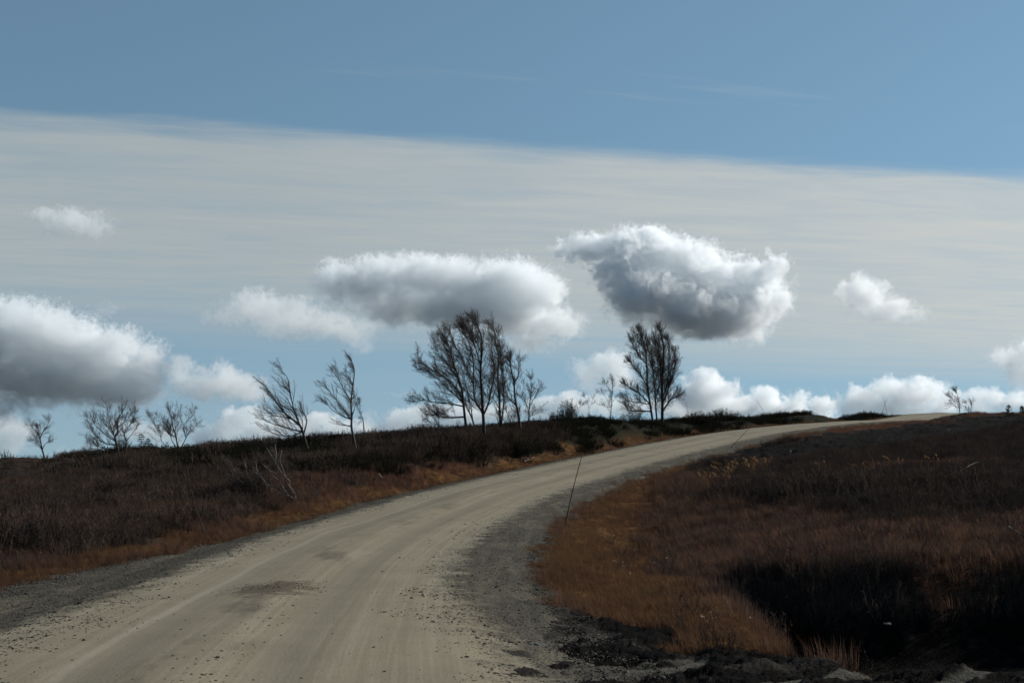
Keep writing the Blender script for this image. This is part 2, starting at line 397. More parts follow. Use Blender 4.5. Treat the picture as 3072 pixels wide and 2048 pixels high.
def height(x, y, full=False):
    x = np.asarray(x, float); y = np.asarray(y, float)
    r = np.hypot(x, y)
    b = base_height(x, y)
    far = sstep(r, 170, 320)
    b = b * (1 - far) + (-12 - (r - 200) * .035) * far
    t, s, z = road_frame(x, y)
    side = np.where(t > 0, t - HW - wr_(y), -t - HW - wl(y))
    wr = sstep(side, 0.0, 2.6)
    crown = z - .030 * np.abs(np.clip(t, -3.6, 5)) + .05
    shoulder = crown - .10 * sstep(np.abs(t), HW + .2, HW + 1.4)
    rough = .30 * (fbm(x, y, .16, 3, 1) - .5) + .34 * (fbm(x, y, .7, 3, 2) - .5) * sstep(side, .3, 3)
    g = b + rough * sstep(side, -.2, 2.2)
    # shallow ditch along the left verge
    g = g - .10 * np.exp(-((side - 1.2) / .7)**2) * (t < 0)
    pin = np.where((x > 0) & (x < 22) & (y > 10) & (y < 30), pit_in(x, y), -9)
    depth = 1.55 * sstep(pin, -.15, 1.5)
    g = g - depth
    h = shoulder * (1 - wr) + g * wr
    # roughness of the packed surface: ruts, ripples and pot-holes
    onroad = 1 - sstep(np.abs(t), HW, HW + .8)
    rut = -.022 * (np.exp(-((t + .95) / .28)**2) + np.exp(-((t - .75) / .28)**2)) + .016 * np.exp(-((t + .1) / .35)**2)
    rip = .030 * (fbm(s * 1.0, t * .45, 1.15, 3, 21) - .5) + .05 * (fbm(s, t, .28, 2, 23) - .5)
    h = h + onroad * (rut + rip) + (1 - onroad) * (1 - wr) * .05 * (fbm(x, y, 3.0, 3, 31) - .5)
    if full: return h, t, s, side, pin
    return h
def H1(x, y): return float(height(np.array([x]), np.array([y]))[0])
def P1(px, Y, dz=0.0):
    """the ground point in the direction of a photograph column at depth Y"""
    X = ray(px, 1300)[0] * Y
    return Vector((X, Y, H1(X, Y) + dz))

# ------------------------------------------------------------ one ground sheet out to the horizon
def to_px(x, y, z):
    cp_, sp_ = math.cos(PITCH), math.sin(PITCH)
    zz_ = z - EYE
    fwd = y * cp_ + zz_ * sp_; upv = -y * sp_ + zz_ * cp_
    return 1536 + FPX * x / fwd, 1024 - FPX * upv / fwd
def ell(px, py, cx, cy_, rx, ry, ang=0.0):
    a = math.radians(ang); dx = px - cx; dy = py - cy_
    u_ = (dx * math.cos(a) + dy * math.sin(a)) / rx; v_ = (-dx * math.sin(a) + dy * math.cos(a)) / ry
    return np.clip(1.35 - np.sqrt(u_ * u_ + v_ * v_), 0, 1)
def zones(x, y, h, t, side, pin):
    """how far each kind of ground cover holds at a point: bare peat, gravel, orange grass, red grass, evergreen scrub"""
    px, py = to_px(x, np.maximum(y, 3), h); r_ = np.hypot(x, y)
    n = fbm(x, y, .45, 4, 41); n2 = fbm(x, y, .13, 3, 47); nf = fbm(x, y, 2.2, 3, 51)
    grav = 1 - sstep(side + (nf - .5) * .9, -.35, .35)
    turn = sstep(1.5 - (y - 12.6) * 1.0 - np.abs(t - 3.2) * .12 + (n - .5) * 1.6 + (x < 3.2) * sstep(3.2 - x, 0, 3) * 3.2 + np.where(y < 12.8, .9, 0), .0, .6) * (t > 0) * (side < 14)
    turn = turn * (y < 18.5)
    yl = np.where(x < 2.2, 19.4 - 2.4 * (x - .5), 15.3); rub = (t > 0) * sstep(yl + (n - .5) * 1.8 - y, 0, .6)
    turn = np.maximum(turn, rub)
    grav = np.maximum(grav, turn * (pin < .1) * (side < 60) * (t != 99) + (t == 99) * (x > 0) * sstep(15.2 - y, 0, .5) * (pin < .1) * (r_ < 60))
    peat = np.maximum.reduce([ell(px, py, 2620, 1318, 560, 34, -7.5), ell(px, py, 2350, 1362, 330, 26, -8), ell(px, py, 2950, 1270, 200, 30, -9) * .8,
                              ell(px, py, 2160, 1405, 90, 22, -6), ell(px, py, 1860, 1905, 330, 60, 12) * .9, ell(px, py, 2240, 1985, 300, 50, 4)])
    peat = sstep(peat + (n - .5) * 1.1, .30, .60) * (t > 0)
    bank = (t > 0) * sstep(side, 1.2, 2.0) * (1 - sstep(side, 6, 10)) * sstep(y, 50, 62)
    peat = np.maximum(peat, bank * sstep(n, .40, .55))
    rough_ = rub * sstep(x + (n - .5) * 1.2, -.1, .7) * sstep(fbm(x * .6 + y * .5, (x - y) * 1.6, .8, 4, 55), .32, .43)
    grav = grav * (1 - rough_ * (pin < .1)); peat = np.maximum(peat, rough_)
    peat = np.maximum(peat, sstep(pin, .35, .9) * sstep(x + (n - .5), 3.2, 3.9))
    left = (t < 0) | (t == 99) & (x < 8)
    org = np.where(left, 1 - sstep(side + (n - .5) * 2.6, .3, 1.5), 1 - sstep(side + (n - .5) * 2.4 + np.clip(y - 34, 0, 40) * .06, 1.9, 3.0)) * (1 - rub)
    red = np.where(left, sstep(n2 + (n - .5) * .7, .46, .58) * .95, np.maximum.reduce([ell(px, py, 2700, 1640, 640, 100, 1), ell(px, py, 2300, 1630, 300, 90, 3), ell(px, py, 2030, 1640, 200, 230, 0), ell(px, py, 1950, 1480, 260, 90, -5) * .8, sstep(n2, .5, .62) * .7]))
    red = sstep(red - .12 * (t < 0) + (n - .5) * 1.3, .28, .62) * (r_ < 200)
    ever = np.where(left, sstep(py * -1 + 1460 - np.interp(px, [0, 400, 800, 1200, 1600, 2000, 2400], [40, 60, 60, 70, 110, 150, 160]) + (n - .5) * 60, -35, 25), 0) * (y > 40)
    peat = np.minimum(peat, 1 - grav); bare = np.clip(grav + peat, 0, 1)
    bare = np.maximum(bare, rub * .97); veg = 1 - bare
    return px, py, grav, peat, org * veg, red * veg, ever * veg, n, veg * sstep(side + (n - .5), .9, 1.6)

def grid_mesh(name, X, Y, Z, attrs, wrap=False):
    nr, na = X.shape
    V = np.stack([X, Y, Z], -1).reshape(-1, 3)
    i = np.arange(nr * na).reshape(nr, na)
    F = np.stack([i[:-1, :-1], i[:-1, 1:], i[1:, 1:], i[1:, :-1]], -1).reshape(-1, 4)
    me = bpy.data.meshes.new(name)
    me.vertices.add(len(V)); me.vertices.foreach_set('co', V.ravel().astype(np.float32))
    me.loops.add(F.size); me.loops.foreach_set('vertex_index', F.ravel().astype(np.int32))
    me.polygons.add(len(F)); me.polygons.foreach_set('loop_start', np.arange(0, F.size, 4, dtype=np.int32))
    me.polygons.foreach_set('loop_total', np.full(len(F), 4, np.int32))
    me.update(calc_edges=True)
    me.polygons.foreach_set('use_smooth', np.ones(len(F), bool))
    for k, a in attrs.items():
        at_ = me.attributes.new(k, 'FLOAT', 'POINT'); at_.data.foreach_set('value', a.ravel().astype(np.float32))
    return me

rad = np.concatenate([np.linspace(1.0, 10, 24), 10 * (180 / 10) ** (np.linspace(0, 1, 620)[1:]), np.geomspace(190, 9000, 40)])
azf = np.radians(np.linspace(-26, 26, 760))
az = np.concatenate([np.radians(np.linspace(-180, -27, 60)), azf, np.radians(np.linspace(27, 180, 60))])
RR, AA = np.meshgrid(rad, az, indexing='ij')
GX = RR * np.sin(AA); GY = RR * np.cos(AA)
GZ, GT, GS, GSide, GPin = height(GX, GY, True)
_px, _py, gv, pe, og, rd, ev, _n_, _vg = zones(GX, GY, GZ, GT, GSide, GPin)
# the ground sinks under the road sheet that lies on it
under = 1 - sstep(np.abs(GT), HW + .15, HW + .5)
GZg = GZ - .05 * under
lump = (fbm(GX, GY, 1.8, 3, 61) - .5) * .16 * (1 - gv) * (1 - pe) * (RR < 200) + (fbm(GX, GY, 2.4, 6, 67, .66) - .5) * .34 * pe * (RR < 150) * (GPin < .3)
GZg = GZg + lump

def principled(name, rough=.9):
    m_ = bpy.data.materials.new(name); m_.use_nodes = True
    t = NT(m_.node_tree); b = t.n['Principled BSDF']
    b.inputs['Roughness'].default_value = rough; b.inputs['Specular IOR Level'].default_value = .15
    return m_, t, b
def attr(t, name):
    n = t.node('ShaderNodeAttribute'); n.attribute_name = name; return n.outputs['Fac']
def bumpn(t, h, strength=.5, dist=.05):
    n = t.node('ShaderNodeBump'); n.inputs['Strength'].default_value = strength; n.inputs['Distance'].default_value = dist
    t.l.new(h, n.inputs['Height']); return n.outputs[0]
def gravel_color(t, P, dark=1.0):
    v1 = t.voronoi(P, 22.0); c1 = t.voronoi(P, 22.0, out=1)
    g1 = t.sep(c1)[0]
    n = t.noise(P, 1.3, 5, .6)
    a = t.mix(n, (.145 * dark, .138 * dark, .115 * dark), (.23 * dark, .215 * dark, .172 * dark))
    a = t.mix(t.math('MULTIPLY', t.maprange(g1, .35, .8, 0, 1), .75), a, (.045, .043, .042))
    return a, v1

gm, t, b = principled('ground_cover', 1.0); b.inputs['Specular IOR Level'].default_value = .03
P = t.node('ShaderNodeTexCoord').outputs['Object']
gc, gvor = gravel_color(t, P, .38)
nA = t.noise(P, .9, 6, .65); nB = t.noise(P, 7.0, 5, .7); nC = t.noise(P, 30, 3, .6)
heath = t.mix(t.maprange(nB, .35, .65), (.016, .012, .010), (.042, .032, .026))
orange = t.mix(t.maprange(nB, .3, .7), (.055, .028, .012), (.15, .075, .026))
redc = t.mix(t.maprange(nB, .3, .7), (.045, .018, .012), (.10, .042, .022))
peatc = t.mix(t.maprange(t.noise(P, 3.5, 6, .7), .52, .72), (.0035, .003, .0028), (.018, .016, .014))  # black peat, darkened further so the hollow's sunlit wall looks shaded
c = t.mix(attr(t, 'red'), heath, redc)
c = t.mix(attr(t, 'orange'), c, orange)
c = t.mix(attr(t, 'ever'), c, (.012, .014, .009))
c = t.mix(attr(t, 'peat'), c, peatc)
c = t.mix(attr(t, 'gravel'), c, gc)
t.l.new(c, b.inputs['Base Color'])
hgt = t.math('ADD', t.math('MULTIPLY', nB, .7), t.math('MULTIPLY', nC, .35))
t.l.new(bumpn(t, hgt, .9, .12), b.inputs['Normal'])
me = grid_mesh('ground', GX, GY, GZg, dict(gravel=gv, peat=pe, orange=og, red=rd, ever=ev))
ground = link(bpy.data.objects.new('ground', me)); me.materials.append(gm)
tag(ground, 'rolling heath ground of dark peat, brown heather and orange grass', kind='structure')

# ------------------------------------------------------------ the road: a packed gravel sheet and its loose shoulders
def strip(name, t0, t1, nt, s0=4.0, lift=0.0, edge=None):
    ss = np.concatenate([np.arange(s0, 60, .10), np.arange(60, 110, .2), np.arange(110, RS[-1] - 1, .4)])
    tt = np.linspace(t0, t1, nt)
    S, T = np.meshgrid(ss, tt, indexing='ij')
    if edge is not None: T = T + edge(S, T)
    cx = np.interp(S, RS, RC[:, 0]); cy_ = np.interp(S, RS, RC[:, 1])
    nx = np.interp(S, RS, RN[:, 0]); ny = np.interp(S, RS, RN[:, 1])
    X = cx + nx * T; Y = cy_ + ny * T
    Z = height(X, Y) + lift
    return X, Y, Z, S, T
def wob(S): return (fbm(S, S * 0 + 3, .35, 4, 71) - .5) * .5
rm, t, b = principled('packed_gravel', .92); b.inputs['Specular IOR Level'].default_value = .06
P = t.node('ShaderNodeTexCoord').outputs['Object']
S_, T_ = attr(t, 's'), attr(t, 't')
st = t.comb(T_, t.math('MULTIPLY', S_, .018), 0.0)           # stretched along the way: wheel streaks
streak = t.noise(st, 2.6, 6, .62)
fine = t.noise(t.comb(T_, t.math('MULTIPLY', S_, .012), 2.0), 9.0, 4, .6)
blot = t.noise(P, .55, 5, .6)
base = t.mix(t.maprange(streak, .30, .70), (.170, .147, .104), (.218, .192, .138))
base = t.mix(t.maprange(fine, .48, .62, 0, .38), base, (.28, .255, .195))
base = t.mix(t.maprange(t.noise(P, 45, 3, .8), .40, .60, 0, .30), base, (.10, .088, .062))
base = t.mix(t.maprange(t.noise(P, 6, 5, .75), .5, .7, 0, .30), base, (.11, .10, .078))
base = t.mix(t.maprange(blot, .4, .7, 0, .35), base, (.125, .110, .082))
# dampness and wear along the track, with shade of the ruts painted in
damp_shade = t.noise(t.comb(T_, t.math('MULTIPLY', S_, .28), 5.0), 1.25, 4, .6)
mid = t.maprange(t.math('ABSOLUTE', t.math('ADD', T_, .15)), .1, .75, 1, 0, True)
dm = t.math('MULTIPLY', t.maprange(damp_shade, .53, .68, 0, .55, True), t.math('ADD', mid, .05))
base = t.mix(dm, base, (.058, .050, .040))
# a spill of brown dirt
spill = t.vmath('LENGTH', t.vmath('DIVIDE', t.comb(t.math('ADD', T_, .25), t.math('SUBTRACT', S_, 35.6), 0.0), (.75, 1.2, 1.0)), out=1)
sp = t.maprange(t.math('ADD', spill, t.math('MULTIPLY', t.math('SUBTRACT', t.noise(P, 3.0, 4, .7), .5), 2.4)), .5, 1.1, .85, 0, True)
base = t.mix(sp, base, (.070, .055, .038))
# two darker wheel tracks
for tw in (-1.0, .75):
    tr_ = t.maprange(t.math('ABSOLUTE', t.math('ADD', t.math('SUBTRACT', T_, tw), t.math('MULTIPLY', t.math('SUBTRACT', t.noise(t.comb(S_, tw, 0.0), .08, 2), .5), .5))), .10, .42, .42, 0, True)
    base = t.mix(tr_, base, (.115, .105, .082))
# pale line left by tyres
line = t.maprange(t.math('ABSOLUTE', t.math('ADD', T_, t.math('ADD', .95, t.math('MULTIPLY', t.noise(t.comb(S_, 0.0, 0.0), .12, 2), .5)))), .02, .09, .25, 0, True)
base = t.mix(line, base, (.28, .265, .22))
# loose gravel drifting in from both edges
gc, gvor = gravel_color(t, P)
near = t.maprange(S_, 30, 38, .8, 0)
edge = t.math('SUBTRACT', t.math('ABSOLUTE', T_), t.math('ADD', HW - .65, near))
en = t.noise(P, 2.2, 5, .7)
ef = t.maprange(t.math('ADD', edge, t.math('MULTIPLY', t.math('SUBTRACT', en, .5), 1.8)), .25, 1.15, 0, 1, True)
out_ = t.maprange(t.math('ADD', t.math('ABSOLUTE', T_), t.math('MULTIPLY', t.math('SUBTRACT', en, .5), 1.4)), HW - .2, HW + .35, 0, 1, True)
sn = t.noise(t.comb(T_, t.math('MULTIPLY', S_, .05), 0.0), 4.5, 4, .6)
gc = t.mix(t.math('MULTIPLY', out_, .82), gc, (.034, .030, .021))
gc = t.mix(t.math('MULTIPLY', out_, t.maprange(sn, .45, .62, 0, .5)), gc, (.024, .021, .016))
gc = t.mix(t.math('MULTIPLY', out_, t.maprange(t.noise(t.comb(T_, t.math('MULTIPLY', S_, .25), 4.0), 2.6, 5, .75),   .50, .62, 0, .55)), gc, (.105, .094, .068))
base = t.mix(ef, base, gc)
peb = t.maprange(t.voronoi(P, 15.0), .10, .16, 1, 0)
pebm = t.math('MULTIPLY', peb, t.maprange(t.noise(P, .8, 3, .6), .58, .68, 0, .5))
base = t.mix(pebm, base, (.06, .055, .048))
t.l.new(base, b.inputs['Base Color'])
hh = t.math('ADD', t.math('MULTIPLY', t.noise(P, 26, 4, .7), .5), t.math('MULTIPLY', t.math('SUBTRACT', 1.0, gvor), t.math('MULTIPLY', ef, .9)))
hh = t.math('ADD', hh, t.math('MULTIPLY', streak, .6))
hh = t.math('ADD', hh, t.math('MULTIPLY', t.math('MULTIPLY', t.noise(P, 5, 5, .75), ef), 1.2))
t.l.new(bumpn(t, hh, .5, .035), b.inputs['Normal'])

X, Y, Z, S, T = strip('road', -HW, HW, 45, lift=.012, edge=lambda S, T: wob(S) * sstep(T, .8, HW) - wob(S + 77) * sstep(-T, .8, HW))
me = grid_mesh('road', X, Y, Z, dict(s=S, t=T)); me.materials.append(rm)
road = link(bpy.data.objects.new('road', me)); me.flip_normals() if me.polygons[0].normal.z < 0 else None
tag(road, 'pale packed gravel road curving uphill to the right', kind='structure')

def shoulder(side_):
    ss = np.concatenate([np.arange(4.0, 60, .10), np.arange(60, 110, .2), np.arange(110, RS[-1] - 1, .4)])
    kk = np.linspace(0, 1, 22)
    S, K = np.meshgrid(ss, kk, indexing='ij')
    yc = np.interp(S, RS, RC[:, 1])
    if side_ == 'left': T = -(HW + wob(S + 77) + K * (wl(yc) + .15 - wob(S + 77) + (fbm(S, S * 0 + 9, .3, 4, 83) - .5) * .9))
    else: T = HW + wob(S) + K * (wr_(yc) + .2 - wob(S) + (fbm(S, S * 0 + 9, .3, 4, 85) - .5) * .9)
    cx = np.interp(S, RS, RC[:, 0]); cy_ = np.interp(S, RS, RC[:, 1])
    X = cx + np.interp(S, RS, RN[:, 0]) * T; Y = cy_ + np.interp(S, RS, RN[:, 1]) * T
    Z = height(X, Y) + .012 - .06 * sstep(K, .72, 1.0)
    me = grid_mesh('road_shoulder', X, Y, Z, dict(s=S, t=T)); me.materials.append(rm)
    if me.polygons[0].normal.z < 0: me.flip_normals()
    o = link(bpy.data.objects.new('road_shoulder', me))
    tag(o, 'loose grey gravel shoulder along the %s edge of the road' % side_, kind='structure')
shoulder('left'); shoulder('right')
# ------------------------------------------------------------ helpers that gather many small shapes into one mesh
class MB:
    def __init__(s): s.v = []; s.f = []
    def tube(s, pts, radii, n=5, cap=True):
        if len(pts) < 2: return
        base = len(s.v); prev = None
        for i, p in enumerate(pts):
            d = (pts[min(i + 1, len(pts) - 1)] - pts[max(i - 1, 0)])
            d = d.normalized() if d.length > 1e-9 else Vector((0, 0, 1))
            a = d.orthogonal().normalized() if prev is None else (prev - d * prev.dot(d)).normalized()
            prev = a; b_ = d.cross(a)
            for k in range(n):
                an = 2 * math.pi * k / n
                s.v.append(p + (a * math.cos(an) + b_ * math.sin(an)) * radii[i])
        for i in range(len(pts) - 1):
            for k in range(n):
                s.f.append((base + i * n + k, base + i * n + (k + 1) % n, base + (i + 1) * n + (k + 1) % n, base + (i + 1) * n + k))
        if cap and n > 2:
            s.f.append(tuple(base + (len(pts) - 1) * n + k for k in range(n)))
            s.f.append(tuple(base + k for k in reversed(range(n))))
    def leaf(s, p, d, up, l, wd):
        base = len(s.v); sd_ = d.cross(up)
        sd_ = sd_.normalized() if sd_.length > 1e-6 else Vector((1, 0, 0))
        s.v += [p, p + d * l * .5 + sd_ * wd, p + d * l, p + d * l * .5 - sd_ * wd]
        s.f.append((base, base + 1, base + 2, base + 3))
    def mesh(s, name, mat, smooth=True):
        me = bpy.data.meshes.new(name); me.from_pydata([tuple(v_) for v_ in s.v], [], s.f)
        if smooth: me.polygons.foreach_set('use_smooth', [True] * len(me.polygons))
        me.materials.append(mat); return me
    def build(s, name, mat, parent=None, smooth=True):
        return link(bpy.data.objects.new(name, s.mesh(name, mat, smooth)), parent)

def thin_mat(name, cols, transl=.45, patch=None, rough=.8):
    """blade or leaf: diffuse plus light through it; colour differs from plant to plant and from patch to patch"""
    m_ = bpy.data.materials.new(name); m_.use_nodes = True
    t = NT(m_.node_tree); t.n.clear()
    o_ = t.node('ShaderNodeOutputMaterial')
    oi = t.node('ShaderNodeObjectInfo')
    cr = t.node('ShaderNodeValToRGB'); e = cr.color_ramp.elements
    e[0].color = (*cols[0], 1); e[1].color = (*cols[-1], 1)
    for i, c_ in enumerate(cols[1:-1]): e.new((i + 1) / (len(cols) - 1)).color = (*c_, 1)
    n_ = t.noise(oi.outputs['Location'], patch or .35, 4, .6)
    f_ = t.math('ADD', t.math('MULTIPLY', t.maprange(n_, .32, .68), .65), t.math('MULTIPLY', oi.outputs['Random'], .35))
    t.l.new(f_, cr.inputs[0])
    d_ = t.node('ShaderNodeBsdfDiffuse'); tr = t.node('ShaderNodeBsdfTranslucent'); mx = t.node('ShaderNodeMixShader')
    t.l.new(cr.outputs[0], d_.inputs[0]); t.l.new(cr.outputs[0], tr.inputs[0]); mx.inputs[0].default_value = transl
    t.l.new(d_.outputs[0], mx.inputs[1]); t.l.new(tr.outputs[0], mx.inputs[2]); t.l.new(mx.outputs[0], o_.inputs[0])
    return m_

def bark_mat(name, pale, dark, split):
    m_, t, b = principled(name, .7)
    P_ = t.node('ShaderNodeTexCoord').outputs['Object']
    n_ = t.noise(t.mapping(P_, (6, 6, 14)), 1.0, 4, .7)
    n2_ = t.noise(P_, 1.1, 3, .6)
    f_ = t.math('ADD', t.math('MULTIPLY', n_, .6), t.math('MULTIPLY', n2_, .5))
    t.l.new(t.mix(t.maprange(f_, split - .08, split + .08), dark, pale), b.inputs['Base Color'])
    t.l.new(bumpn(t, n_, .4, .01), b.inputs['Normal'])
    return m_
M_BARK = bark_mat('birch_bark', (.11, .10, .09), (.028, .024, .021), .66)
M_WHITE = bark_mat('white_birch_bark', (.36, .34, .30), (.05, .042, .035), .54)
M_TWIG = principled('twig', .8)[0]; M_TWIG.node_tree.nodes['Principled BSDF'].inputs['Base Color'].default_value = (.055, .042, .036, 1)
M_LEAF = thin_mat('withered_leaf', [(.055, .038, .026), (.10, .066, .040)], .5)
M_STALK = thin_mat('golden_stalk', [(.16, .085, .035), (.32, .19, .08)], .5)

# ------------------------------------------------------------ ground cover: tufts scattered where each kind grows
def grass_tuft(seed, n=52, hmin=.16, hmax=.36, rad=.16, wd=.0022, lean=.35, head=0.0):
    rn = random.Random(seed); mb = MB()
    for i in range(n):
        a = rn.uniform(0, 6.283); r_ = rad * math.sqrt(rn.random())
        p = Vector((math.cos(a) * r_, math.sin(a) * r_, -.03)); h = rn.uniform(hmin, hmax)
        ld = Vector((math.cos(a) * .5 - lean, math.sin(a) * .5, 0)) * rn.uniform(.3, 1)
        ax = Vector((math.cos(a + 1.57), math.sin(a + 1.57), 0))
        k = len(mb.v); w_ = wd * rn.uniform(.7, 1.4)
        p1 = p + Vector((0, 0, h * .55)) + ld * h * .25; p2 = p + Vector((0, 0, h)) + ld * h * .9
        mb.v += [p - ax * w_, p + ax * w_, p1 + ax * w_ * .8, p1 - ax * w_ * .8, p2]
        mb.f += [(k, k + 1, k + 2, k + 3), (k + 3, k + 2, k + 4)]
        if rn.random() < head:
            for q in range(5): mb.leaf(p2 + (p1 - p2) * .06 * q, (p2 - p1).normalized() + Vector((rn.uniform(-.4, .4), rn.uniform(-.4, .4), 0)), ax, .05, .006)
    return mb
def heath_tuft(seed, n=12, h=.36, leafy=.5):
    rn = random.Random(seed); mb = MB()
    for i in range(n):
        a = rn.uniform(0, 6.283); r_ = .16 * math.sqrt(rn.random())
        p = Vector((math.cos(a) * r_, math.sin(a) * r_, -.05)); H_ = h * rn.uniform(.5, 1.15)
        d = Vector((math.cos(a) * .45 - .18, math.sin(a) * .45, 1)).normalized()
        pts = [p]; 
        for q in range(4):
            d = (d + Vector((rn.uniform(-.3, .3), rn.uniform(-.3, .3), .12))).normalized(); pts.append(pts[-1] + d * H_ / 4)
        mb.tube(pts, [.006, .005, .004, .003, .002], 3, False)
        for q in range(1, 5):
            for _ in range(2):
                dd = (d + Vector((rn.uniform(-1, 1), rn.uniform(-1, 1), rn.uniform(-.1, .8)))).normalized(); L_ = H_ * rn.uniform(.15, .35)
                mb.tube([pts[q], pts[q] + dd * L_], [.003, .0016], 3, False)
                for _k in range(3):
                    if rn.random() < leafy:
                        mb.leaf(pts[q] + dd * L_ * rn.random(), Vector((rn.uniform(-1, 1), rn.uniform(-1, 1), rn.uniform(-.5, 1))).normalized(), Vector((0, 0, 1)), rn.uniform(.012, .022), .006)
    return mb
def scrub_tuft(seed, n=26, h=.55, rad=.34):
    """evergreen juniper: upswept sprays of short needles"""
    rn = random.Random(seed); mb = MB()
    for i in range(n):
        a = rn.uniform(0, 6.283); r_ = rad * math.sqrt(rn.random())
        p = Vector((math.cos(a) * r_, math.sin(a) * r_, -.05)); H_ = h * rn.uniform(.45, 1.1) * (1.15 - r_ / rad * .5)
        d = Vector((math.cos(a) * .5 - .15, math.sin(a) * .5, 1)).normalized()
        mb.tube([p, p + d * H_], [.007, .003], 3, False)
        for q in range(int(26 * H_ / h)):
            f_ = rn.uniform(.15, 1); c_ = p + d * H_ * f_
            dd = (d * .7 + Vector((rn.uniform(-1, 1), rn.uniform(-1, 1), rn.uniform(-.3, .6)))).normalized()
            mb.leaf(c_, dd, Vector((rn.random(), rn.random(), rn.random())), rn.uniform(.05, .11) * (1.2 - f_ * .5), rn.uniform(.007, .014))
    return mb

def stone_mesh(name, seed, mat, sub=1, flat=.65):
    bm = bmesh.new(); bmesh.ops.create_icosphere(bm, subdivisions=sub, radius=1)
    rn = random.Random(seed); off = Vector((rn.uniform(-50, 50),) * 3); sc = (rn.uniform(.7, 1.3), rn.uniform(.7, 1.2), flat * rn.uniform(.7, 1.2))
    for v_ in bm.verts:
        k = .75 + .5 * mnoise.noise(v_.co * 1.1 + off) + .18 * mnoise.noise(v_.co * 3 + off)
        v_.co = Vector((v_.co.x * sc[0], v_.co.y * sc[1], v_.co.z * sc[2])) * k
    me = bpy.data.meshes.new(name); bm.to_mesh(me); bm.free(); me.materials.append(mat); return me

def scatter(name, label, pts, scale, rotz, variants, tilt=None):
    """one stuff object: points on the ground, each carrying one of the variant meshes"""
    n = len(pts); me = bpy.data.meshes.new(name)
    me.vertices.add(n); me.vertices.foreach_set('co', np.asarray(pts, np.float32).ravel())
    rn = np.random.RandomState(7)
    a = me.attributes.new('sc', 'FLOAT_VECTOR', 'POINT')
    sc = np.stack([scale * rn.uniform(.8, 1.25, n), scale * rn.uniform(.8, 1.25, n), scale * rn.uniform(.8, 1.2, n)], -1)
    a.data.foreach_set('vector', sc.astype(np.float32).ravel())
    a = me.attributes.new('rt', 'FLOAT_VECTOR', 'POINT')
    tl = tilt if tilt is not None else np.zeros((n, 2))
    a.data.foreach_set('vector', np.stack([tl[:, 0], tl[:, 1], rotz], -1).astype(np.float32).ravel())
    a = me.attributes.new('ix', 'INT', 'POINT'); a.data.foreach_set('value', rn.randint(0, len(variants), n).astype(np.int32))
    ob = link(bpy.data.objects.new(name, me))
    ng = bpy.data.node_groups.new(name, 'GeometryNodeTree')
    ng.interface.new_socket('Geometry', in_out='INPUT', socket_type='NodeSocketGeometry')
    ng.interface.new_socket('Geometry', in_out='OUTPUT', socket_type='NodeSocketGeometry')
    g = NT(ng); gi = g.node('NodeGroupInput'); go = g.node('NodeGroupOutput')
    iop = g.node('GeometryNodeInstanceOnPoints'); g.l.new(gi.outputs[0], iop.inputs['Points'])
    gj = g.node('GeometryNodeGeometryToInstance')
    for vm in reversed(variants):
        vo = bpy.data.objects.new(name + '_source', vm)
        oi = g.node('GeometryNodeObjectInfo'); oi.inputs['Object'].default_value = vo
        g.l.new(oi.outputs['Geometry'], gj.inputs[0])
    g.l.new(gj.outputs[0], iop.inputs['Instance']); iop.inputs['Pick Instance'].default_value = True
    for nm, ty, sock in (('ix', 'INT', 'Instance Index'), ('rt', 'FLOAT_VECTOR', 'Rotation'), ('sc', 'FLOAT_VECTOR', 'Scale')):
        na = g.node('GeometryNodeInputNamedAttribute', data_type=ty); na.inputs[0].default_value = nm
        g.l.new(na.outputs[0], iop.inputs[sock])
    g.l.new(iop.outputs[0], go.inputs[0])
    ob.modifiers.new('scatter', 'NODES').node_group = ng
    tag(ob, label, kind='stuff')
    return ob

rs = np.random.RandomState(11)
def cand(n, r0=11.5, r1=150, az=25.0, p=1.0):
    """candidate points in front of the camera; p: how fast the density thins out with distance"""
    u_ = rs.rand(n); e_ = 2 - p
    r = (r0 ** e_ + u_ * (r1 ** e_ - r0 ** e_)) ** (1 / e_)
    a = np.radians(rs.uniform(-az, az, n))
    x = r * np.sin(a); y = r * np.cos(a)
    h, t, s, side, pin = height(x, y, True)
    return x, y, h, t, s, side, pin, zones(x, y, h, t, side, pin), r
def pick(c_, prob, extra=0.0):
    x, y, h = c_[0], c_[1], c_[2]
    k = rs.rand(len(x)) < prob
    return k, np.stack([x, y, h + extra], -1)[k]

Q = 1.0
c1 = cand(int(230000 * Q)); px, py, g_, pe_, og_, rd_, ev_, nn_, vg_ = c1[7]
# orange verge grass
k, pts = pick(c1, np.clip(og_ * 1.0, 0, 1) * (1 - pe_))
M_G1 = thin_mat('orange_grass', [(.062, .034, .022), (.090, .050, .029), (.125, .078, .038)], .5, .22)
scatter('grass', 'short orange and ochre grass along the verges of the road', pts, rs.uniform(.6, 1.1, len(pts)), rs.uniform(-.5, .5, len(pts)),
        [grass_tuft(i, lean=.35, hmin=.05, hmax=.18).mesh('grass_tuft', M_G1, False) for i in range(4)])
# russet moor grass
c2 = cand(int(230000 * Q)); px, py, g_, pe_, og_, rd_, ev_, nn_, vg_ = c2[7]
k, pts = pick(c2, rd_ * (1 - pe_) * (1 - og_) * (1 - ev_))
M_G2 = thin_mat('russet_grass', [(.056, .034, .028), (.085, .050, .036), (.115, .066, .042)], .5, .3)
scatter('moor_grass', 'russet moor grass on the ledge and in patches of the heath', pts, rs.uniform(.7, 1.2, len(pts)), rs.uniform(-.5, .5, len(pts)),
        [grass_tuft(20 + i, hmin=.10, hmax=.30, wd=.0021).mesh('moor_grass_tuft', M_G2, False) for i in range(4)])
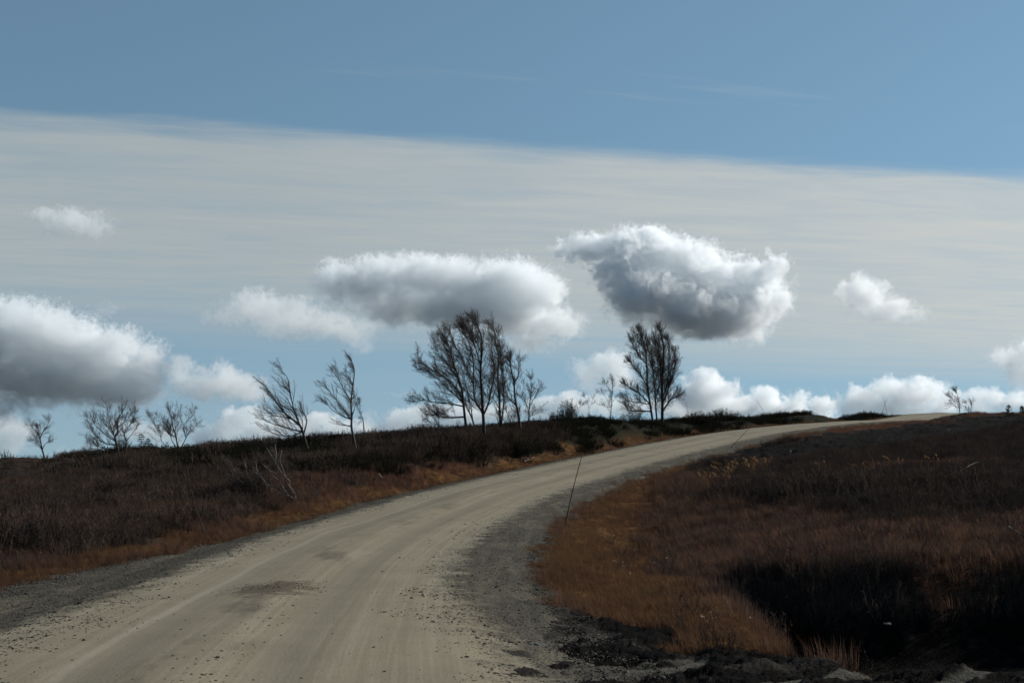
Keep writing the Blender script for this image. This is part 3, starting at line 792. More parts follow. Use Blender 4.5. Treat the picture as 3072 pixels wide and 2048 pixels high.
# overhanging grass on the lip of the dark hollow
# heather and dwarf birch
c3 = cand(int(260000 * Q)); px, py, g_, pe_, og_, rd_, ev_, nn_, vg_ = c3[7]
far_ = (c3[5] > 0) & (c3[5] < 9) & (c3[1] > 75)
tall = np.where(c3[3] > 0, ell(px, py, 2650, 1490, 560, 55, 0), np.maximum(ell(px, py, 1400, 1345, 330, 45, -8), .9 * sstep(fbm(c3[0], c3[1], .28, 3, 77), .52, .66))) 
pr = vg_ * (1 - og_ * .95) * (1 - rd_ * .82)
k, pts = pick(c3, pr)
M_H = thin_mat('heather_twig', [(.042, .034, .031), (.088, .066, .055), (.130, .090, .066)], .35, .5)
scatter('heather', 'dark leafless heather and dwarf birch covering the moor', pts, (rs.uniform(.40, 1.0, len(pts)) * (1 + .8 * tall[k]) * np.where(far_[k], .35, 1)), rs.uniform(0, 6.28, len(pts)),
        [heath_tuft(40 + i).mesh('heather_tuft', M_H, False) for i in range(5)])
# evergreen scrub along the ridge
c4 = cand(int(60000 * Q), 40, 135); px, py, g_, pe_, og_, rd_, ev_, nn_, vg_ = c4[7]
k, pts = pick(c4, np.clip(ev_ * sstep(nn_, .38, .6), 0, 1) * (1 - og_))
M_J = thin_mat('juniper_needles', [(.014, .014, .010), (.028, .027, .018)], .15, .4)
scatter('juniper_undergrowth', 'low dark evergreen undergrowth along the top of the left hill', pts, rs.uniform(.5, 1.05, len(pts)), rs.uniform(0, 6.28, len(pts)),
        [scrub_tuft(60 + i).mesh('juniper_tuft', M_J, False) for i in range(4)])
# golden stalks standing over the heath on the right, and pale seed heads
c5 = cand(60000, 13, 60); px, py, g_, pe_, og_, rd_, ev_, nn_, vg_ = c5[7]
gs = np.maximum(ell(px, py, 2280, 1440, 140, 24, -8), ell(px, py, 2620, 1425, 300, 26, 2) * .08) * (c5[3] > 0)
k, pts = pick(c5, gs * sstep(nn_, .45, .62) * .15)
scatter('tall_grass', 'tall golden grass stalks bowed by wind on the right heath', pts, rs.uniform(.6, 1.1, len(pts)), rs.uniform(-.3, .3, len(pts)),
        [grass_tuft(80 + i, n=7, hmin=.4, hmax=.62, rad=.10, wd=.003, lean=.7, head=1.0).mesh('tall_grass_tuft', M_STALK, False) for i in range(3)])
# cotton grass and pale withered leaves that catch the sun
def cotton(seed):
    rn = random.Random(seed); mb = MB()
    for i in range(2):
        p = Vector((rn.uniform(-.06, .06), rn.uniform(-.06, .06), 0)); h = rn.uniform(.16, .30); e_ = p + Vector((rn.uniform(-.08, .02), 0, h))
        mb.tube([p, e_], [.0008, .0006], 3, False)
        for q in range(9):
            mb.leaf(e_, Vector((rn.gauss(0, 1), rn.gauss(0, 1), rn.gauss(0, .8))).normalized(), Vector((rn.random(), rn.random(), 1)), rn.uniform(.012, .028), .006)
    return mb
M_COT = thin_mat('cotton_tuft', [(.28, .25, .20), (.50, .46, .37)], .5)
c7 = cand(26000, 14, 55); px, py, g_, pe_, og_, rd_, ev_, nn_, vg_ = c7[7]
cg = np.maximum.reduce([ell(px, py, 2200, 1820, 170, 110, 30) * .35, ell(px, py, 2600, 1610, 330, 18, 0) * .25, .07 + 0 * px]) * vg_ * sstep(nn_, .42, .6)
k, pts = pick(c7, cg, .02)
scatter('cotton_grass', 'pale tufts of cotton grass and withered leaves dotted over the heath', pts, rs.uniform(.35, .75, len(pts)), rs.uniform(-3, 3, len(pts)),
        [cotton(90 + i).mesh('cotton_tuft', M_COT, False) for i in range(3)])
# gravel
M_ST = principled('gravel_stone', .85)[0]
t = NT(M_ST.node_tree); oi = t.node('ShaderNodeObjectInfo')
t.l.new(t.mix(oi.outputs['Random'], (.022, .018, .014), (.085, .074, .058)), M_ST.node_tree.nodes['Principled BSDF'].inputs['Base Color'])
def road_points(n, s0, s1, p, t0, t1):
    e_ = 1 - p; S = (s0 ** e_ + rs.rand(n) * (s1 ** e_ - s0 ** e_)) ** (1 / e_); S = S + 0
    T = rs.uniform(t0, t1, n)
    S2 = np.interp(S, [s0, s1], [s0, s1]) + 14.5          # s counts from well behind the camera
    x = np.interp(S2, RS, RC[:, 0]) + np.interp(S2, RS, RN[:, 0]) * T
    y = np.interp(S2, RS, RC[:, 1]) + np.interp(S2, RS, RN[:, 1]) * T
    return x, y, S2, T
gx, gy, gS, gT = road_points(420000, 11.0, 95.0, 1.35, -5.4, 6.0)
ok = np.abs(gx) < gy * .42; gx, gy, gS, gT = gx[ok], gy[ok], gS[ok], gT[ok]
gh, gt, gs_, gside, gpin = height(gx, gy, True)
n1_ = fbm(gx, gy, .8, 3, 91); n2_ = fbm(gx, gy, 3.0, 2, 93)
nr = 1 - sstep(gy, 14.5, 20)
at_ = np.abs(gT)
pr = sstep(at_ + (n1_ - .5) * 1.8 - .55 * nr * (gT > 0), HW - .75, HW + .55) * sstep(n2_, .22, .55) * (.75 - .45 * nr * (gT > 0)) * (gside < .6)
spill = np.exp(-(((gT + .15) / .55) ** 2 + ((gS - 35.8) / .9) ** 2)) * sstep(n2_, .35, .6)
trail = np.exp(-((gT - .15) / .35) ** 2) * (gy < 22) * .05
pr = np.maximum.reduce([pr, spill * .75, trail, .004 + 0 * pr])
kk_ = rs.rand(len(pr)) < pr
pts = np.stack([gx, gy, gh + .008], -1)[kk_]
sz = np.clip(np.exp(rs.normal(math.log(.0105), .45, len(pts))), .005, .045)
print('stones', len(pts))
scatter('gravel', 'loose dark gravel strewn over the shoulders and the road', pts, sz, rs.uniform(0, 6.28, len(pts)),
        [stone_mesh('pebble', 100 + i, M_ST) for i in range(5)], tilt=rs.uniform(-.5, .5, (len(pts), 2)))
# ------------------------------------------------------------ birches
def hitY(px, py, y0=10.0, y1=170.0):
    """depth at which the line of sight of a pixel first meets the ground"""
    ys = np.arange(y0, y1, .15); d = ray(px, py)
    hz = height(ys * d[0], ys)
    i = np.where(EYE + ys * d[2] < hz)[0]
    return float(ys[i[0]]) if len(i) else None
WIND = Vector((-.50, .10, .25))
def smooth_path(pts, n=3):
    if len(pts) < 3: return pts
    out = []
    Q_ = [pts[0] * 2 - pts[1]] + pts + [pts[-1] * 2 - pts[-2]]
    for i in range(1, len(Q_) - 2):
        for k in range(n):
            t_ = k / n; a, b_, c_, d = Q_[i-1], Q_[i], Q_[i+1], Q_[i+2]
            out.append(.5 * ((2 * b_) + (c_ - a) * t_ + (2*a - 5*b_ + 4*c_ - d) * t_*t_ + (-a + 3*b_ - 3*c_ + d) * t_**3))
    out.append(pts[-1]); return out
def twig_path(p, d, L_, rn, n=5, wind=.22, jit=.20, rise=.10):
    pts = [p]; wind = wind * .35
    for i in range(n):
        d = (d + WIND * wind + Vector((rn.gauss(0, jit), rn.gauss(0, jit), rn.gauss(0, jit) + rise))).normalized()
        pts.append(pts[-1] + d * L_ / n)
    return pts
def birch(name, label, Y, stems, seed, r0=.05, dens=1.0, blen=.9, wind=.22, leaves=0.0, bark=None, group=None, low=.25, spread=1.0, cat='tree', twig=1.0, sink=.25, parts=('trunk', 'crown')):
    """stems: polylines read off the photograph (3072 px), the first starts at the foot; built at depth Y with their own spread in depth"""
    rn = random.Random(seed); bark = bark or M_BARK
    foot = stems[0][0]
    yh = hitY(*foot, y0=20)
    if yh and abs(yh - Y) < 14: Y = yh
    base = P1(foot[0], Y)
    root = bpy.data.objects.new(name, None); link(root); root.location = base
    tag(root, label, cat, group)
    tr, cr, lf = MB(), MB(), MB()
    shift = base.z - at(foot[0], foot[1], Y).z
    if abs(shift) > .8: print('tree off ground', label, round(shift, 2), 'm')
    shift = max(-1.2, min(1.2, shift))
    px1 = Y / FPX
    H_ = max(at(q[0], q[1], Y).z for s_ in stems for q in s_) - base.z
    main = []
    done = []
    for si, st_ in enumerate(stems):
        yo = 0.0
        P_ = []
        ph = rn.uniform(-1, 1); 
        for i, q in enumerate(st_):
            p = at(q[0], q[1], Y) - base + Vector((0, 0, 0))
            f_ = max(0, (p.z) / max(H_, .1))
            k = i / max(1, len(st_) - 1)
            p.z += shift * max(0, 1 - f_ * 1.2)
            P_.append(p)
        # a branch starts where it leaves the stem it grows from, whatever depth that has there
        start_y = 0.0
        if done:
            best = min(((abs(q.x - P_[0].x) + abs(q.z - P_[0].z)), q, rr) for pp, rr_ in done for q, rr in zip(pp, rr_))
            near = best[0] < .35
            if near: start_y = best[1].y; P_[0] = best[1].copy(); rb = best[2] * .72
            else: rb = r0 * .8
        else: rb = r0; near = False
        if not near and P_[0].z < .6: P_[0].z = min(P_[0].z, 0); P_.insert(0, P_[0] + Vector((0.02, 0, -sink)))
        slope_y = ph * .45 * spread
        L_ = 0
        for i in range(len(P_)):
            if i: L_ += (Vector((P_[i].x, 0, P_[i].z)) - Vector((P_[i-1].x, 0, P_[i-1].z))).length
            if i or not near: P_[i].y = start_y + slope_y * L_
        P_ = smooth_path(P_, 3)
        n_ = len(P_)
        R_ = [max(.006, rb * (1 - .86 * (i / (n_ - 1)) ** .85)) for i in range(n_)]
        tr.tube(P_, R_, 7)
        done.append((P_, R_)); main.append((P_, R_, L_))
    for P_, R_, L_ in main:
        nb = max(3, int(L_ * 10 * dens))
        for b_ in range(nb):
            f_ = low + (.97 - low) * rn.random()
            if P_[0].z > .7: f_ = .10 + .87 * rn.random()
            i = min(len(P_) - 2, int(f_ * (len(P_) - 1))); k = f_ * (len(P_) - 1) - i
            p = P_[i].lerp(P_[i + 1], k)
            if p.z < .12 * H_: continue
            sdn = (P_[i + 1] - P_[i]).normalized()
            a = rn.uniform(0, 6.283); o1 = sdn.orthogonal().normalized(); o2 = sdn.cross(o1)
            side = o1 * math.cos(a) + o2 * math.sin(a)
            d = (sdn * rn.uniform(.6, 1.0) + side * rn.uniform(.5, 1.0) + WIND * wind * 1.6).normalized()
            BL = 1.15 * blen * rn.uniform(.5, 1.25) * (1.15 - .72 * f_) * min(1, L_ / 1.2 + .4)
            bp = twig_path(p, d, BL, rn, 6, wind)
            rr = min(R_[i] * .6, .010 + .006 * BL)
            (tr if rr > .011 else cr).tube(bp, [rr * (1 - .75 * q / 6) for q in range(7)], 4)
            for j in range(1, 7):
                for _ in range(rn.choice((1, 2, 2))):
                    dj = (bp[j] - bp[j - 1]).normalized()
                    d2 = (dj + Vector((rn.gauss(0, .55), rn.gauss(0, .55), rn.gauss(.1, .45))) + WIND * wind).normalized()
                    TL = max(.12, BL * rn.uniform(.22, .5) * (1.15 - j / 9))
                    tp = twig_path(bp[j], d2, TL, rn, 3, wind)
                    cr.tube(tp, [.0046 * twig, .0038 * twig, .003 * twig, .002 * twig], 3, False)
                    for q in range(1, 4):
                        d3 = ((tp[q] - tp[q - 1]).normalized() + Vector((rn.gauss(0, .5), rn.gauss(0, .5), rn.gauss(.1, .4))) + WIND * wind).normalized()
                        e_ = tp[q] + d3 * rn.uniform(.06, .17)
                        cr.tube([tp[q], e_], [.003 * twig, .0015 * twig], 3, False)
                        if leaves and rn.random() < leaves * (.3 + p.z / H_):
                            lf.leaf(e_, (d3 + Vector((rn.gauss(0, .5), rn.gauss(0, .5), -.3))).normalized(), Vector((0, 1, 0)), rn.uniform(.025, .05), rn.uniform(.008, .016))
    tr.build(parts[0], bark, root)
    cr.build(parts[1], M_TWIG, root)
    if lf.f: lf.build('leaves', M_LEAF, root, False)
    return root

TG = 'bare birches of the clump beside the road'
birch('birch_tree', 'bare birch at the left of the big clump, long boughs sweeping far left', 63,
    [[(1402,1305),(1395,1251),(1391,1206),(1386,1165),(1373,1123),(1362,1091),(1354,1053),(1341,1027),(1322,996)],
     [(1390,1200),(1373,1172),(1348,1142),(1316,1120),(1277,1098),(1255,1078),(1250,1053)],
     [(1391,1206),(1354,1176),(1322,1145),(1290,1117),(1246,1104)],
     [(1392,1228),(1348,1212),(1309,1209),(1277,1203),(1242,1206)],
     [(1396,1250),(1341,1254),(1309,1247),(1285,1250)],
     [(1386,1165),(1370,1130),(1345,1100),(1320,1070),(1305,1030)],
     [(1373,1123),(1350,1075),(1335,1040),(1305,1010)]], 1, .085, 1.5, .9, .24, .10, group=TG, low=.3, twig=1.1)
birch('birch_tree', 'slender birch crossing behind the left birch of the big clump', 64.5,
    [[(1427,1308),(1418,1263),(1405,1231),(1392,1206),(1373,1174),(1350,1149),(1330,1125)],
     [(1418,1263),(1408,1200),(1395,1150),(1385,1110),(1365,1060)]], 2, .06, .9, .8, .24, .05, group=TG, low=.35)
birch('birch_tree', 'tallest bare birch in the middle of the big clump, forked low into several stems', 62,
    [[(1453,1325),(1451,1267),(1449,1238),(1446,1187),(1443,1123),(1446,1066),(1446,1021),(1434,983),(1415,948)],
     [(1449,1240),(1427,1206),(1421,1155),(1421,1091),(1415,1053),(1399,1012),(1386,973)],
     [(1451,1250),(1467,1208),(1474,1170),(1484,1123),(1482,1091),(1474,1040),(1462,990)],
     [(1421,1150),(1399,1098),(1373,1053),(1354,1005),(1341,986)],
     [(1446,1066),(1430,1030),(1415,1000),(1403,965)],
     [(1445,1100),(1425,1040),(1402,1000),(1380,990)]], 3, .10, 1.7, .85, .2, .16, group=TG, low=.3, twig=1.1)
birch('birch_tree', 'upright birch right of the tallest one in the big clump, two close parallel stems', 63.5,
    [[(1507,1315),(1501,1267),(1499,1219),(1496,1171),(1494,1123),(1496,1075),(1488,1034),(1482,996),(1466,977)],
     [(1503,1280),(1510,1225),(1512,1180),(1506,1123),(1503,1070),(1501,1043),(1495,1005)]], 4, .075, 1.35, .85, .20, .12, group=TG, low=.2, twig=1.1)
birch('birch_tree', 'dark birch with kinked trunk leaning left near the right end of the big clump', 66,
    [[(1561,1300),(1560,1276),(1552,1231),(1544,1187),(1542,1149),(1533,1104),(1529,1078),(1531,1047)],
     [(1547,1212),(1529,1196),(1517,1171),(1510,1123),(1507,1091),(1500,1060)],
     [(1542,1155),(1555,1123),(1555,1091),(1563,1080)]], 5, .095, 1.4, .75, .2, .08, group=TG, low=.2)
birch('birch_tree', 'small thin birch with open crown, rightmost of the big clump', 68,
    [[(1583,1290),(1587,1251),(1588,1219),(1593,1187),(1595,1155),(1590,1120)],
     [(1588,1219),(1603,1193),(1615,1168),(1625,1145)],
     [(1588,1250),(1596,1245),(1612,1235),(1631,1212)],
     [(1587,1240),(1578,1210),(1568,1180),(1572,1150)]], 6, .05, .9, .6, .05, .03, group=TG, low=.3)
birch('birch_tree', 'stunted little birch on the skyline under the left boughs of the big clump', 72,
    [[(1317,1292),(1317,1251),(1316,1228)],[(1317,1255),(1300,1240),(1283,1232),(1270,1225)],[(1317,1248),(1335,1238),(1350,1228)],[(1317,1265),(1295,1262),(1275,1250)]],
    7, .035, 1.2, .5, .1, 0, low=.3, sink=.4)
birch('birch_tree', 'shrubby birch shoots between the two right trunks of the big clump', 67,
    [[(1535,1300),(1530,1265),(1520,1235),(1516,1205)],[(1533,1290),(1545,1255),(1560,1230)],[(1532,1280),(1515,1262),(1500,1240)]], 8, .03, 1.4, .5, .1, 0, low=.2)
TG2 = 'tall bare birches beside the road under the big cloud'
birch('birch_tree', 'left birch of the tall upright group near the crest, lower boughs reaching left', 93,
    [[(1959,1262),(1950,1206),(1942,1155),(1939,1091),(1934,1043),(1924,1005),(1916,983)],
     [(1951,1212),(1921,1177),(1892,1158),(1870,1142)],[(1951,1212),(1918,1200),(1886,1193),(1870,1180)],
     [(1942,1155),(1918,1117),(1895,1091),(1886,1082)],[(1939,1095),(1921,1072),(1902,1040),(1895,1021)],[(1934,1048),(1915,1027),(1899,996)],
     [(1953,1225),(1915,1225),(1885,1225),(1872,1205)]], 11, .10, 2.1, .85, .10, .08, group=TG2, low=.2, twig=1.25)
birch('birch_tree', 'thinner middle stem standing between the tall upright birches near the crest', 95,
    [[(1972,1260),(1966,1203),(1964,1155),(1959,1107),(1953,1059),(1947,1012)],
     [(1964,1150),(1972,1100),(1970,1050),(1966,1010)],[(1962,1120),(1953,1075),(1943,1040),(1938,1005)],[(1966,1190),(1976,1150),(1980,1100),(1962,1050),(1956,1000)]], 12, .08, 1.7, .8, .10, .08, group=TG2, low=.25, twig=1.2)
birch('birch_tree', 'right and thickest birch of the tall upright pair near the crest', 92,
    [[(1986,1264),(1985,1203),(1983,1155),(1985,1091),(1985,1043),(1975,1005),(1969,986)],
     [(1986,1185),(1996,1160),(2004,1123),(2007,1075),(2007,1027),(2000,1012)],[(1987,1206),(2002,1165),(2012,1135),(2023,1104),(2031,1059)],
     [(1988,1215),(2013,1190),(2033,1180),(2045,1171)],[(1983,1150),(1975,1091),(1968,1027)],[(2004,1123),(2018,1085),(2020,1050)]],
    13, .13, 2.2, .8, .06, .08, group=TG2, low=.2, twig=1.2)
birch('birch_sapling', 'leafless sapling on the skyline left of the tall upright birches', 90,
    [[(1829,1246),(1833,1187),(1835,1155),(1833,1137)],[(1832,1200),(1812,1180),(1793,1171)],[(1831,1215),(1808,1205),(1795,1190)],[(1833,1180),(1820,1160),(1812,1150)]], 14, .035, .6, .5, .12, .05, low=.3, sink=.5)
birch('birch_sapling', 'wispy thin sapling on the skyline between big clump and upright birches', 86,
    [[(1771,1240),(1765,1203),(1752,1181)],[(1767,1215),(1778,1200),(1780,1190)]], 15, .022, .4, .35, .1, .0, low=.4, sink=.5)
birch('birch_sapling', 'scraggy low birch shoots among junipers just right of the big clump', 80,
    [[(1735,1255),(1722,1232),(1712,1218)],[(1732,1250),(1738,1225),(1745,1215)],[(1728,1245),(1705,1232)]], 16, .022, .7, .4, .15, 0, low=.3, sink=.5)
birch('birch_tree', 'wind-bent birch leaning far left with flag-like boughs, behind the white fallen birch', 58,
    [[(928,1365),(917,1323),(910,1295),(900,1274),(879,1257),(854,1236),(830,1201),(816,1180),(795,1155),(775,1138)],
     [(908,1288),(889,1246),(882,1225),(874,1190),(867,1152),(863,1134),(847,1113),(828,1092)],
     [(908,1297),(875,1288),(840,1278),(805,1265),(785,1250)],[(909,1299),(868,1309),(823,1299),(791,1288)],
     [(911,1294),(910,1267),(903,1250),(893,1240)],[(914,1300),(921,1267),(919,1253),(907,1232)],
     [(879,1257),(845,1250),(815,1245),(790,1225)]], 21, .075, .7, .85, .6, .05, low=.35, spread=.5)
birch('birch_tree', 'slim birch with one upright stem and boughs swept left, on the bare skyline', 62,
    [[(1070,1362),(1058,1309),(1052,1278),(1052,1246),(1049,1208),(1052,1166),(1057,1120),(1054,1092),(1042,1067)],
     [(1051,1260),(1023,1246),(991,1225),(973,1197)],[(1051,1252),(1026,1225),(1009,1201),(988,1173),(974,1152)],
     [(1049,1208),(1033,1176),(1016,1148),(1005,1120),(995,1110)],[(1053,1150),(1044,1134),(1026,1110)],
     [(1052,1246),(1061,1225),(1066,1201)],[(1049,1200),(1066,1183),(1066,1159)],[(1053,1282),(1033,1274),(1012,1262)]], 22, .07, .65, .75, .6, .03, low=.35, spread=.5)
birch('birch_snag', 'broken leaning birch snag beside the slim upright birch', 70,
    [[(1093,1305),(1089,1274),(1086,1253),(1077,1236),(1075,1215),(1073,1197)],[(1087,1255),(1078,1252),(1070,1249)],[(1077,1236),(1067,1228),(1065,1205)]], 23, .04, .35, .3, .15, 0, low=.55)
birch('birch_tree', 'leftmost bare birch, small and rounded, alone on the far left skyline', 84,
    [[(138,1384),(134,1349),(132,1318),(130,1303),(132,1280)],[(132,1318),(145,1292),(161,1276),(166,1263)],[(131,1312),(119,1292),(107,1276)],[(136,1362),(122,1335),(96,1315)],[(134,1345),(145,1332),(158,1324)]],
    31, .06, .9, .6, .05, 0, low=.35)
birch('birch_tree', 'wide leafless birch with two pale trunks on the left skyline', 80,
    [[(362,1380),(356,1334),(354,1311),(365,1292),(367,1261),(383,1238),(385,1220)],[(354,1314),(344,1284),(337,1249),(337,1223)],[(355,1325),(325,1303),(298,1276),(283,1246)],
     [(356,1334),(318,1330),(283,1303),(268,1284)],[(357,1345),(306,1341),(275,1318)],[(359,1362),(298,1360),(256,1353)],[(366,1280),(395,1262),(412,1240)],[(354,1311),(330,1280),(318,1255)]],
    32, .07, 1.05, .85, .08, 0, low=.3)
birch('birch_tree', 'second pale trunk close against the wide leafless birch on the left skyline', 81,
    [[(379,1378),(377,1322),(371,1299),(390,1272),(409,1230)],[(377,1320),(395,1300),(408,1280)]], 33, .05, .9, .7, .05, 0, low=.45)
birch('birch_tree', 'multi-stemmed bushy birch with fanned crown, right of the wide one on the left skyline', 79,
    [[(536,1345),(528,1303),(517,1272),(513,1242),(501,1219)],[(524,1340),(515,1311),(507,1284),(490,1265),(467,1242)],[(542,1340),(555,1303),(566,1284),(589,1269)],
     [(554,1304),(543,1276),(559,1249),(574,1223)],[(520,1335),(486,1320),(474,1295),(455,1272),(432,1238)],[(517,1272),(532,1249),(536,1227)],[(530,1310),(500,1290),(480,1262)]],
    34, .055, .95, .7, .05, 0, low=.3)
birch('birch_tree', 'far small birch on the skyline where the road vanishes', 140,
    [[(2880,1242),(2878,1209),(2873,1183),(2867,1170)],[(2878,1215),(2860,1195),(2850,1188)],[(2879,1225),(2862,1215),(2848,1212)]], 35, .06, .9, 1.0, .25, 0, low=.2, twig=1.5, sink=.6)
birch('birch_sapling', 'tiny bare birch shoots right of the far birch where the road vanishes', 138,
    [[(2905,1240),(2898,1222),(2893,1205)],[(2905,1238),(2916,1222),(2922,1200)]], 36, .03, .8, .6, .15, 0, low=.2, twig=1.4, sink=.6)
birch('fallen_birch', 'fallen birch with white limbs sprawling left over the heath beside the orange verge', 35,
    [[(900,1522),(889,1502),(868,1488),(844,1481),(823,1478),(781,1481)],
     [(889,1500),(885,1481),(876,1466),(868,1453),(872,1444),(861,1432),(844,1411),(830,1387),(816,1362),(802,1341)],
     [(844,1481),(823,1509),(809,1481),(795,1439),(770,1415),(760,1395)],[(830,1500),(788,1478),(763,1453),(739,1422),(732,1387)],
     [(850,1430),(830,1420),(809,1408),(784,1387)],[(781,1481),(740,1455),(714,1436),(700,1408),(690,1400)],[(830,1387),(832,1359),(828,1334)],
     [(823,1478),(800,1450),(785,1425),(765,1400)],[(861,1432),(850,1405),(842,1380),(846,1350)],[(763,1453),(748,1440),(725,1430),(712,1415)],[(844,1481),(815,1462),(790,1440),(772,1412),(765,1385)],[(795,1478),(765,1472),(735,1450),(705,1432)],[(868,1488),(850,1462),(835,1440),(818,1425),(795,1398)]], 41, .026, .22, .45, .35, 0, bark=M_WHITE, low=.3, spread=.5, twig=1.0)

# ------------------------------------------------------------ evergreen bushes and young spruces on the skyline
def bush(name, label, px, Y, w_, h_, seed, n=60, group=None, spiky=0.0):
    rn = random.Random(seed); p0 = P1(px, Y)
    root = bpy.data.objects.new(name, None); link(root); root.location = p0
    tag(root, label, 'bush', group)
    st, fo = MB(), MB()
    for i in range(n):
        a = rn.uniform(0, 6.283); r_ = math.sqrt(rn.random())
        p = Vector((math.cos(a) * r_ * w_ * .25, math.sin(a) * r_ * w_ * .25, -.1))
        lim = math.sqrt(max(.05, 1 - r_ * r_))
        e_ = Vector((math.cos(a) * r_ * w_ * .5, math.sin(a) * r_ * w_ * .5, h_ * (lim * rn.uniform(.55, 1) + spiky * rn.random() ** 3)))
        st.tube([p, p.lerp(e_, .5) + Vector((0, 0, .05)), e_], [.012, .008, .003], 3, False)
        for q in range(46):
            f_ = rn.uniform(.2, 1.0); c_ = p.lerp(e_, f_) + Vector((rn.gauss(0, .05), rn.gauss(0, .05), rn.gauss(0, .05)))
            dd = ((e_ - p).normalized() * .8 + Vector((rn.uniform(-1, 1), rn.uniform(-1, 1), rn.uniform(-.3, .8)))).normalized()
            fo.leaf(c_, dd, Vector((rn.random(), rn.random(), rn.random())), rn.uniform(.05, .12), rn.uniform(.008, .016))
    st.build('branches', M_TWIG, root); fo.build('needles', M_J, root, False)
    return root
bush('juniper_bush', 'round dark juniper standing alone at the crest beside the road', 2497, 121, .62, .68, 1)
bush('juniper_bush', 'smaller round juniper touching the right side of the lone crest juniper', 2518, 121.5, .5, .5, 2, 34)
bush('juniper_bush', 'spiky upright juniper with pointed tips right of the big birch clump', 1700, 83, 1.2, 1.35, 3, spiky=.35)
bush('juniper_bush', 'low pointed juniper on the slope just right of the small end birch', 1668, 80, 1.0, .95, 4, 45, spiky=.3)
bush('juniper_bush', 'wide bushy juniper left of the tall upright birches', 1900, 93, 2.4, 1.0, 5, 90, spiky=.15)
bush('juniper_bush', 'dark juniper at the foot of the thick upright birch, on its right', 2090, 97, 2.2, .9, 6, 80)
bush('juniper_bush', 'low spreading juniper on the skyline, right of the upright birches', 2170, 103, 3.0, .9, 7, 90)
bush('juniper_bush', 'dark evergreen bush inside the wide leafless birch on the left skyline', 366, 82, 1.4, 1.5, 8, 80)
bush('juniper_bush', 'broad evergreen thicket behind the multi-stemmed birch on the left', 470, 84, 3.2, 1.1, 9, 120, spiky=.1)
bush('juniper_bush', 'leafy dark bush on the left hill under the small stunted birch', 1262, 73, 1.1, .7, 10, 50)
bush('juniper_bush', 'dark juniper tangled round the foot of the kinked leaning birch', 1550, 67, 1.7, .85, 11, 80)
bush('juniper_bush', 'dark low juniper to the right of the multi-stemmed birch on the left', 640, 80, 3.2, .75, 12, 110)

def spruce(label, px, Y, h_, seed, w_=.42):
    rn = random.Random(seed); p0 = P1(px, Y)
    root = bpy.data.objects.new('young_spruce', None); link(root); root.location = p0; tag(root, label, 'tree')
    st, fo = MB(), MB()
    st.tube([Vector((0, 0, -.4)), Vector((0, 0, h_ * .6)), Vector((.01, 0, h_))], [.03, .018, .005], 5)
    lv = int(9)
    for i in range(lv):
        z_ = h_ * (.12 + .84 * i / lv); L_ = w_ * h_ * (1 - i / lv) * rn.uniform(.75, 1.1) + .04
        for k in range(7):
            a = rn.uniform(0, 6.283); d = Vector((math.cos(a), math.sin(a), rn.uniform(-.05, .35)))
            e_ = Vector((0, 0, z_)) + d * L_
            st.tube([Vector((0, 0, z_)), e_], [.007, .003], 3, False)
            for q in range(16):
                c_ = Vector((0, 0, z_)).lerp(e_, rn.uniform(.15, 1))
                fo.leaf(c_, (d + Vector((rn.gauss(0, .6), rn.gauss(0, .6), rn.gauss(.1, .4)))).normalized(), Vector((rn.random(), rn.random(), 1)), rn.uniform(.06, .10), .012)
    st.build('trunk', M_TWIG, root); fo.build('crown', M_J, root, False)
spruce('tiny young spruce on the bank above the road end at the right', 3028, 103, .85, 1)
spruce('young spruce cut by the right edge, beyond the tiny one on the bank', 3068, 103, .65, 2)
spruce('pointed little spruce tip left of the multi-stemmed birch on the left skyline', 424, 81, 1.35, 3)
spruce('shorter spruce tip under the multi-stemmed birch on the left skyline', 446, 81, 1.05, 4)
# ------------------------------------------------------------ snow poles, branches and stones
M_POLE = principled('weathered_pole', .7)[0]
t = NT(M_POLE.node_tree); P = t.node('ShaderNodeTexCoord').outputs['Object']
t.l.new(t.mix(t.noise(t.mapping(P, (20, 20, 3)), 1.0, 3), (.018, .013, .010), (.05, .036, .026)), M_POLE.node_tree.nodes['Principled BSDF'].inputs['Base Color'])
def snow_pole(label, foot, top, r_=.013, bend=.02, Y=None):
    Y = Y or hitY(*foot)
    if Y is None: print('pole misses ground', label); return
    p0 = P1(foot[0], Y); p1 = at(top[0], top[1], Y)
    v_ = p1 - p0; v_.y = .08 * v_.z
    mb = MB(); n = 12; side = Vector((v_.z, 0, -v_.x)).normalized()
    pts = [v_ * (i / n) + side * bend * v_.length * math.sin(math.pi * i / n) for i in range(n + 1)]
    pts.insert(0, -v_.normalized() * .25)
    mb.tube(pts, [r_ * (1.1 - .5 * i / (n + 1)) * (1.18 if i % 4 == 3 else 1) for i in range(n + 2)], 7)
    o = mb.build('snow_pole', M_POLE); o.location = p0
    tag(o, label, 'snow pole', 'thin wooden snow poles along the road')
    return o
snow_pole('nearest snow pole, dark thin stick in the orange grass of the right verge', (1693,1582), (1748,1362), .014, -.012)
snow_pole('snow pole at the right verge leaning strongly right, farther up than the nearest one', (2192,1343), (2262,1268), .013, 0.0)
snow_pole('thin snow pole leaning left in the left verge, nearest on that side', (630,1620), (555,1392), .009, -.03)
snow_pole('snow pole on the skyline leaning left above the road bend', (2302,1256), (2269,1196), .014, 0, Y=112)
snow_pole('snow pole near the crest leaning right, front one of a crossed pair', (2642,1262), (2662,1194), .016, 0, Y=121)
snow_pole('snow pole near the crest leaning left, rear one of a crossed pair', (2665,1244), (2651,1190), .016, 0, Y=128)
snow_pole('farthest snow pole, beside the tiny birch where the road vanishes', (2911,1240), (2921,1186), .017, 0, Y=137)
snow_pole('short thin snow pole at the left shoulder below the big birch clump', (1688,1362), (1684,1333), .010, 0)
